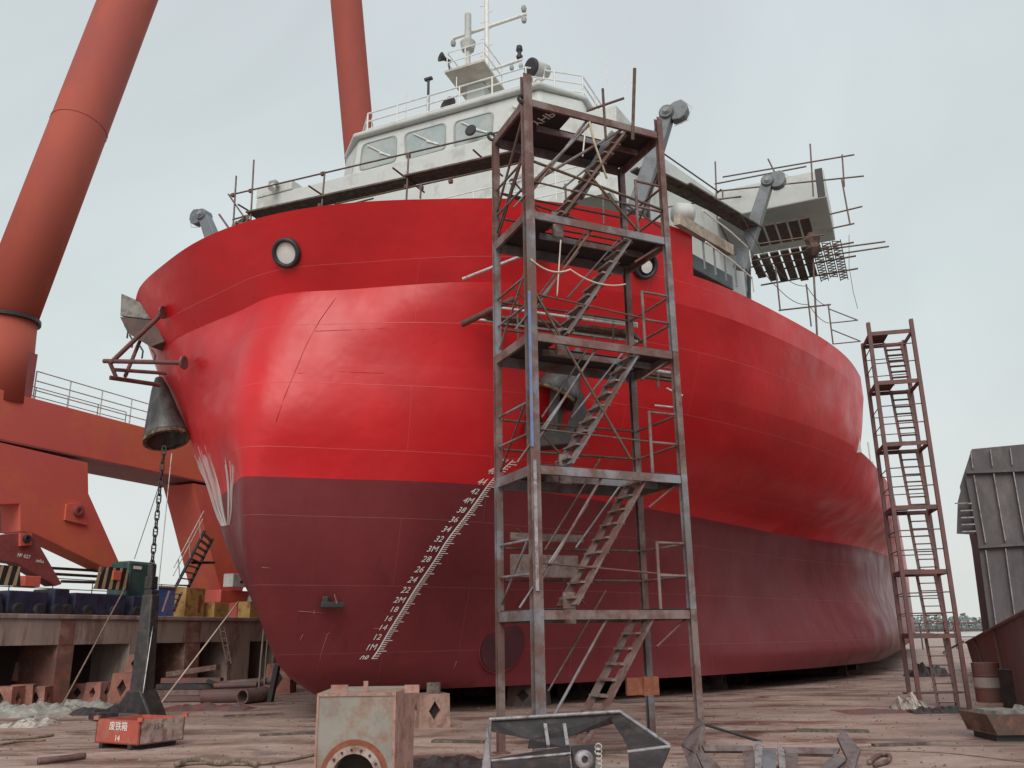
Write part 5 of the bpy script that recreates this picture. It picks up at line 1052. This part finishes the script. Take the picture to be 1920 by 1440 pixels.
for q in (p0, p1, p2): b = MB(); b.box(up_(q, zt+.02), (.08, .08, .06)); b.build('corner_lug', scrap_red, sbn)
xd = (p1-p0).normalized(); nn_ = xd.cross(Vector((0, 0, 1))); nn_ = nn_ if nn_.y < 0 else -nn_
c = up_(p0.lerp(p1, .52), (lb+zt)/2)+nn_*.006
letters('painted_lettering', '废铁箱', .15, c+Vector((0, 0, .08)), xd, (0, 0, 1), paint_white, sbn, depth=.001)
letters('painted_lettering', '14', .13, c+Vector((0, 0, -.1)), xd, (0, 0, 1), paint_white, sbn, depth=.001)
xd2 = (p2-p1).normalized(); nn2 = xd2.cross(Vector((0, 0, 1))); nn2 = nn2 if nn2.y < 0 else -nn2
c2_ = up_(p1.lerp(p2, .4), (lb+zt)/2)+nn2*.006
letters('chalk_lettering', '15>', .13, c2_+Vector((0, 0, .07)), xd2, (0, 0, 1), M('chalk_dark', (.1, .08, .07), .9), sbn, depth=.001)
letters('chalk_lettering', '长 铁', .12, c2_+Vector((-.3, 0, -.05)), xd2, (0, 0, 1), M('chalk_pale', (.5, .43, .38), .9), sbn, depth=.001)
# ------------------------------------------------------------------ right side: ribbed steel block, brown barge side, drum, trough
SG = ss(1850, 1170, 9.0)
def fp(x, y, s_=11.0): return ss(x, y, s_+DS_)
DS_ = 13.0
gb = Thing('hull_block', 'tall grey ribbed steel ship section standing at the right edge', 'ship section', tuple(Vector((fp(1850, 1170).x, 24, 0))), SHIP)
b = MB(); lo2 = [fp(1808, 885), fp(1822, 842), fp(1960, 829), fp(1960, 1232), fp(1862, 1228), fp(1833, 1010)]
b.prism(lo2, (0, 4, 0)); b.build('shell_plate', block_steel, gb)
ribm = M('rib_edge', (.3, .28, .29), .5, c2=(.16, .14, .15), amt=.35, scale=3)
for i in range(5):
    x0 = 1822+37*i; bar('rib', fp(x0+4, 892-3*i, 10.93), fp(x0+26, 1018-3*i, 10.93), .035, .2, ribm, gb, up=(0, 1, 0))
    bar('rib', fp(x0+26, 1032-3*i, 10.93), fp(x0+48, 1190-3*i, 10.93), .035, .2, ribm, gb, up=(0, 1, 0))
    bar('rib', fp(x0-2, 846-3*i, 10.93), fp(x0+2, 878-3*i, 10.93), .03, .1, ribm, gb, up=(0, 1, 0))
bar('stiffener', fp(1812, 886, 10.9), fp(1960, 880, 10.9), .1, .16, block_steel, gb, up=(0, 1, 0)); bar('stiffener', fp(1834, 1026, 10.9), fp(1960, 1018, 10.9), .1, .16, block_steel, gb, up=(0, 1, 0))
b = MB(); b.prism([fp(1820, 846, 11.2), fp(1796, 940, 11.2), fp(1794, 1000, 11.2), fp(1832, 1002, 11.2), fp(1812, 890, 11.2)], (0, .15, 0)); b.build('side_bracket', block_steel, gb)
for i in range(5): bar('step_rung', fp(1800+1*i, 945+13*i, 10.95), fp(1822+2*i, 944+13*i, 10.95), .05, .1, ribm, gb, up=(0, 1, 0))
bar('long_rung', fp(1790, 944, 10.9), fp(1816, 943, 10.9), .04, .04, ribm, gb)
BBR = sz(1920, 1344, 0).x
bg_ = Thing('barge_side', 'rusty brown slab sided barge hull along the right edge', 'barge', tuple(Vector((BBR, 3, 0))), SHIP)
b = MB(); P = [sb(1812, 1206, BBR), sb(1965, 1128, BBR), sb(1965, 1385, BBR), sb(1838, 1268, BBR), sb(1822, 1240, BBR)]
b.prism(P, (4, 0, 0)); b.build('hull_plate', barge_m, bg_)
for f in (.25, .6): 
    a = P[0].lerp(P[1], f); c = P[3].lerp(P[2], f); bar('side_rib', a+Vector((-.03, 0, 0)), c+Vector((-.03, 0, 0)), .05, .05, barge_m, bg_)
tube('rubbing_bar', P[3]+Vector((-.04, 0, .02)), P[2]+Vector((-.04, 0, .02)), .04, ribm, bg_); tube('top_bar', P[0]+Vector((-.02, 0, .02)), P[1]+Vector((-.02, 0, .02)), .04, barge_m, bg_)
tube('gang_plank', P[0]+Vector((-.1, .2, .05)), sb(1745, 1236, BBR)+Vector((0, 0, 0)), .05, barge_m, bg_)
p = atz(1858, 1316, 0); dr2 = Thing('oil_drum', 'dark red oil drum with a pale band beside the barge', 'drum', tuple(p)); rd = .31
b = MB(); b.lathe(p, (0, 0, 1), [(0, 0), (0, rd), (.28, rd), (.3, rd*1.03), (.32, rd), (.58, rd), (.6, rd*1.03), (.62, rd), (.9, rd), (.9, rd*.95), (.88, 0)], 24); b.build('drum_body', barge_m, dr2)
b = MB(); b.lathe(p, (0, 0, 1), [(.335, rd*1.006), (.565, rd*1.006)], 24); b.build('band', paint_white if False else M('band_pale', (.4, .33, .31), .8), dr2)
p = atz(1858, 1392, 0); q = atz(1990, 1392, 0); tr = Thing('scrap_trough', 'rust brown open trough on the ground at the right edge', 'trough', tuple(p)); zt = aty(1858, 1340, p.y).z
b = MB(); P = [Vector((p.x, p.y, zt)), Vector((q.x, p.y, zt)), Vector((q.x, p.y, .1)), Vector((p.x+.12, p.y, .1))]; b.prism(P, (0, .03, 0)); b.prism([v+Vector((0, .9, 0)) for v in P], (0, .03, 0)); b.add([P[0]+Vector((0, .03, 0)), P[3]+Vector((0, .03, 0)), P[3]+Vector((0, .9, 0)), P[0]+Vector((0, .9, 0))], [(0, 1, 2, 3)]); b.bb((p.x+.1, p.y+.03, .1), (q.x, p.y+.9, .13)); b.build('trough_body', M('trough_rust', (.17, .08, .06), .75, c2=(.1, .06, .05), amt=.5, scale=2.5, c3=(.22, .14, .1), amt3=.3), tr)
b = MB(); b.bb((p.x+.15, p.y+.1, .0), (q.x-.2, p.y+.8, .098)); b.build('bearer', dark, tr)
b = MB(); b.box((p.x+.45, p.y+.5, zt-.02), (.5, .5, .12), Matrix.Rotation(.2, 3, 'Z')); b.box((p.x+.75, p.y+.4, zt+.03), (.12, .2, .12), Matrix.Rotation(.6, 3, 'Y')); b.build('scrap_load', tarp_m, tr)
p = atz(1893, 1345, 0)+Vector((.75, .4, 0)); t = Thing('scrap_box', 'grey brown box with a dark round hole behind the trough', 'box', tuple(p)); b = MB(); b.bb((p.x, p.y+.5, 0), (p.x+1.2, p.y+1.2, .85)); b.build('body', anchor_m, t, bevel=.02); b = MB(); b.lathe((p.x+.3, p.y+.5-.002, .5), (0, -1, 0), [(0, .16), (.01, .16), (.01, 0)], 20); b.build('hole', black_void, t)
# ------------------------------------------------------------------ clutter
rl = [([atz(590, 1418), atz(520, 1432), atz(455, 1436), atz(380, 1434), atz(340, 1437)], .022, 'thin dark rope curving over the ground left of the duct box'),
      ([atz(330, 1440), atz(370, 1431), atz(410, 1437), atz(455, 1433), atz(480, 1440)], .045, 'thick twisted rope lying at the bottom edge'),
      ([atz(0, 1389), atz(60, 1386), atz(100, 1381)], .025, 'dark rope lying near the left edge of the ground'),
      ([atz(0, 1398), atz(40, 1392), atz(85, 1390)], .02, 'second thin rope lying just below the first at the left edge'),
      ([atz(1630, 1435), atz(1650, 1420), atz(1668, 1421), atz(1664, 1432), atz(1640, 1440)], .03, 'bent steel hook rod lying beside the winged anchor'),
      ([atz(1600, 1408), atz(1760, 1412), atz(1920, 1430)], .008, 'long thin wire lying across the ground at the lower right'),
      ([atz(70, 1434), atz(110, 1430), atz(158, 1424)], .05, 'short rusty round bar lying on the ground at the lower left')]
for pts, r, lab in rl:
    P = [Vector(p)+Vector((0, 0, r)) for p in pts]
    # smooth the path
    q = []
    for i in range(len(P)-1):
        a, b0, c, d = P[max(i-1, 0)], P[i], P[i+1], P[min(i+2, len(P)-1)]
        for k in range(8): t = k/8; q.append(.5*((2*b0)+(-a+c)*t+(2*a-5*b0+4*c-d)*t*t+(-a+3*b0-3*c+d)*t**3))
    q.append(P[-1]); cable('rod' if 'bar' in lab or 'rod' in lab else 'rope', q, r, rust if 'bar' in lab or 'rod' in lab else rope_m, lab, 'steel rod' if 'bar' in lab or 'rod' in lab else 'rope', n=1)
for (a, b_, c_, r, lab) in (((447, 1128), 26.0, (292, 1332), .022, 'taut pale mooring rope slanting down to the standing anchor'), ((236, 1100), 27.0, (108, 1338), .025, 'rope slanting down before the quay wall at the left')):
    q0 = aty(*a, b_); q1 = atz(*c_, .05); cable('rope', [q0, q1], r, rope_w if 'pale' in lab else rope_m, lab)
for (x0, x1, lab) in ((500, 484, 'thick hose hanging beside the pipe heap'), (508, 494, 'thin hose hanging just right of the thick hose')):
    cable('hose', [aty(x0, 1120, 26), aty((x0+x1)/2-3, 1240, 26), aty(x1, 1310, 26)], .03 if x0 == 500 else .018, M('hose_grey', (.25, .2, .19), .7), lab, 'hose')
ld = Thing('ladder', 'short steel ladder leaning in a wall recess', 'ladder', tuple(aty(424, 1292, 27.5)))
a0, a1 = aty(412, 1178, 28.5), aty(426, 1245, 27.7); b0, b1 = aty(421, 1178, 28.5), aty(434, 1245, 27.7)
tube('stile', a0, a1, .03, pole_m, ld); tube('stile', b0, b1, .03, pole_m, ld)
for k in range(5): f = .1+k*.2; tube('rung', a0.lerp(a1, f), b0.lerp(b1, f), .022, pole_m, ld)
ph = Thing('pipe_heap', 'heap of short rusty pipes and plates before the quay wall', 'pipe heap', tuple(atz(440, 1318)))
c = atz(440, 1318)
for i, (dx, dy, dz, dr_, r, ln) in enumerate(((.55, -.1, .2, (.35, .9, 0), .2, 1.0), (-.4, .1, .18, (1, .1, 0), .18, 1.1), (-.2, .5, .2, (1, -.1, 0), .14, 1.3), (.1, .6, .5, (.9, .3, .05), .1, 1.4), (-.1, .3, .45, (1, 0, .02), .08, 1.2))):
    o_ = c+Vector((dx, dy, dz)); d = Vector(dr_).normalized(); b = MB(); b.lathe(o_-d*ln/2, d, [(0, r*.8), (0, r), (ln, r), (ln, r*.8), (0, r*.8)], 18); b.build('pipe', (rust, barge_m, scrap_grey)[i % 3], ph, smooth=False)
b = MB(); b.box(c+Vector((1.0, .2, .5)), (.12, .3, 1.0), Matrix.Rotation(.15, 3, 'Y')); b.box(c+Vector((-.7, .6, .5)), (.5, .6, .08), Matrix.Rotation(.3, 3, 'Y')); b.build('upright_plate', dark, ph)
# beams stacked left of the heap
bmp = Thing('beam_stack', 'stack of dark steel channels lying between anchor and pipe heap', 'steel stack', tuple(atz(330, 1318)))
c = atz(335, 1318)
for i in range(5):
    bar('channel', c+Vector((-1.0+.1*i, .2+.1*i, .1+.16*i)), c+Vector((1.4-.1*i, .5-.1*i, .1+.16*i+(.2 if i == 4 else 0))), .2, .14, (barge_m, rust, dark)[i % 3], bmp)
# small tilted junk heaps along the wall foot: rubble strips, ropes and tarpaulins
random.seed(11)
def heap(name, x, y, wdt, hgt, m, label, cat, seed):
    c = atz(x, y); rnd = random.Random(seed); b = MB(); nx, ny = 22, 7
    for j in range(ny):
        for i in range(nx):
            u, v = i/(nx-1)*2-1, j/(ny-1)*2-1; e_ = max(0, 1-u*u)*max(0, 1-v*v); zz = hgt*e_**.5*(.55+.45*math.sin(5.3*u+seed)*math.cos(4*v+seed*2)+rnd.uniform(-.25, .25))
            b.v.append(Vector((c.x+u*wdt/2+rnd.uniform(-.03, .03), c.y+v*.55+rnd.uniform(-.03, .03), max(-.02, zz))))
    b.f = [(j*nx+i, j*nx+i+1, (j+1)*nx+i+1, (j+1)*nx+i) for j in range(ny-1) for i in range(nx-1)]; b.mi = [0]*len(b.f)
    o = b.build(name, m, None, smooth=False); o['label'] = label; o['category'] = cat; return o
heap('tarpaulin', 45, 1342, 2.6, .32, tarp_m, 'crumpled grey green tarpaulin on the ground at the far left', 'tarpaulin', 1)
heap('tarpaulin', 135, 1332, 2.4, .3, tarp_m, 'second crumpled tarpaulin heap nearer the standing anchor', 'tarpaulin', 2)
heap('rag_heap', 60, 1360, .9, .2, M('pale_rag', (.5, .46, .42), .9, c2=(.3, .27, .24), amt=.4, scale=5), 'small heap of whitish rags before the far left tarpaulin', 'rags', 3)
heap('rubble_heap', 205, 1338, 2.2, .2, anchor_m, 'low dark heap of cable and scrap at the foot of the anchor', 'scrap heap', 4)
heap('rubble_heap', 385, 1330, 2.4, .16, barge_m, 'low brown scrap heap behind the scrap bin', 'scrap heap', 5)
heap('rag_heap', 1705, 1331, .5, .4, MC['pale_rag'], 'white torn bag at the left foot of the far ladder tower', 'bag', 6)
heap('rubble_heap', 1760, 1334, 1.5, .12, anchor_m, 'thin strip of debris under the far ladder tower', 'scrap heap', 7)
heap('rubble_heap', 1640, 1334, 1.6, .05, barge_m, 'flat dark plate like scrap left of the far ladder tower', 'scrap heap', 8)
heap('rubble_heap', 1740, 1268, 1.6, .5, anchor_m, 'dark object lying behind the far ladder tower', 'scrap heap', 9)
heap('rubble_heap', 850, 1436, 1.3, .16, anchor_m, 'flat dark steel piece at the bottom edge right of the duct box', 'scrap heap', 10)
# dropped planks and plates scattered on the yard
random.seed(21)
for i, (x, y, w_, l_) in enumerate(((1560, 1372, .25, 1.2), (1750, 1300, .4, 1.6), (1690, 1398, .12, .9), (1130, 1412, .2, 1.0), (860, 1392, .2, .9), (475, 1342, .2, 1.3), (540, 1378, .12, 1.0))):
    c = atz(x, y); b = MB(); b.box((0, 0, .02), (l_, w_, .035)); o = b.build('loose_plank', plank_m, None); o.location = c; o.rotation_euler = (0, 0, random.uniform(-.4, .4)); o['label'] = ('loose board lying before the mosaic of keel blocks', 'wide board lying behind the far ladder tower', 'narrow board lying at the lower right', 'board lying under the near stair tower', 'board lying between duct box and tower', 'board lying right of the pipe heap', 'thin lath lying between scrap bin and duct box')[i].replace('the mosaic of ', 'the shaded '); o['category'] = 'board'; o['group'] = 'loose boards on the yard'
# ------------------------------------------------------------------ far background
water = MB(); water.add([(60, 160, .02), (900, 160, .02), (900, 900, .02), (60, 900, .02)], [(0, 1, 2, 3)])
wm = M('river_water', (.32, .3, .28), .2, var=.05, bump=.05); structure('water', water, wm)
fr_ = Thing('far_fence', 'far red and white rail fence beyond the slipway end', 'fence', tuple(aty(1690, 1195, 80)))
for z_ in (1.0, 1.6, 2.2): tube('rail', Vector((30, 80, z_)), Vector((60, 80, z_)), .05, pole_r, fr_)
for k in range(11): tube('rail_post', Vector((30+3*k, 80, 0)), Vector((30+3*k, 80, 2.3)), .06, pole_r, fr_)
random.seed(5)
tl = MB()
for i in range(5000):
    x = random.uniform(120, 420); y = 600+random.uniform(-30, 30); z = 2+random.random()**1.3*(6+2*math.sin(x*.05)+1.5*math.sin(x*.31)); r = random.uniform(.5, 1.2); n_ = 5
    tl.add([(x+r*math.cos(2*math.pi*k/n_+i), y+random.uniform(-1, 1), z+r*math.sin(2*math.pi*k/n_+i)*.8) for k in range(n_)], [tuple(range(n_))])
structure('tree_line', tl, M('hazed_foliage', (.2, .225, .225), .9, scale=.05, var=.3, bump=0), kind='stuff')  # foliage colour greyed to carry the distance haze
bk = MB(); bk.bb((110, 590, 0), (430, 640, 3)); structure('far_bank', bk, MC['hazed_foliage'])
aft = Thing('aft_mast_gear', 'white and grey deck gear on the stern seen past the forecastle', 'deck gear', (11.2, 40, 7), SHIP)
for (x, y0, y1) in ((1640, 880, 925), (1652, 885, 935), (1662, 900, 945), (1668, 915, 950)):
    a = sb(x, y1, 11.6); a = Vector((11.5, 20+(x-1640)*.6, 6.8)); 
for i in range(6): tube('deck_pole', (11.3, 22+4*i, 7.1), (11.3, 22+4*i, 8.7-.05*i), .035, rail_white, aft)
b = MB(); b.bb((10.7, 18, 7.1), (11.1, 18.7, 8.0)); b.build('vent_box', gasket, aft, bevel=.05)

random.seed(31)
gv = MB()
for i in range(2600):
    y = 9+30*random.random()**1.7; x = random.uniform(-.6, .6)*y*1.15; r = random.uniform(.008, .03)*(1+y*.02); a0_ = random.random()*6
    gv.add([(x+r*math.cos(a0_+2.1*k), y+r*math.sin(a0_+2.1*k), 0) for k in range(3)]+[(x, y, r*.8)], [(0, 1, 3), (1, 2, 3), (2, 0, 3)])
structure('scattered_grit', gv, M('grit', (.16, .1, .08), .9, c2=(.4, .33, .3), amt=.3, scale=9), kind='stuff')
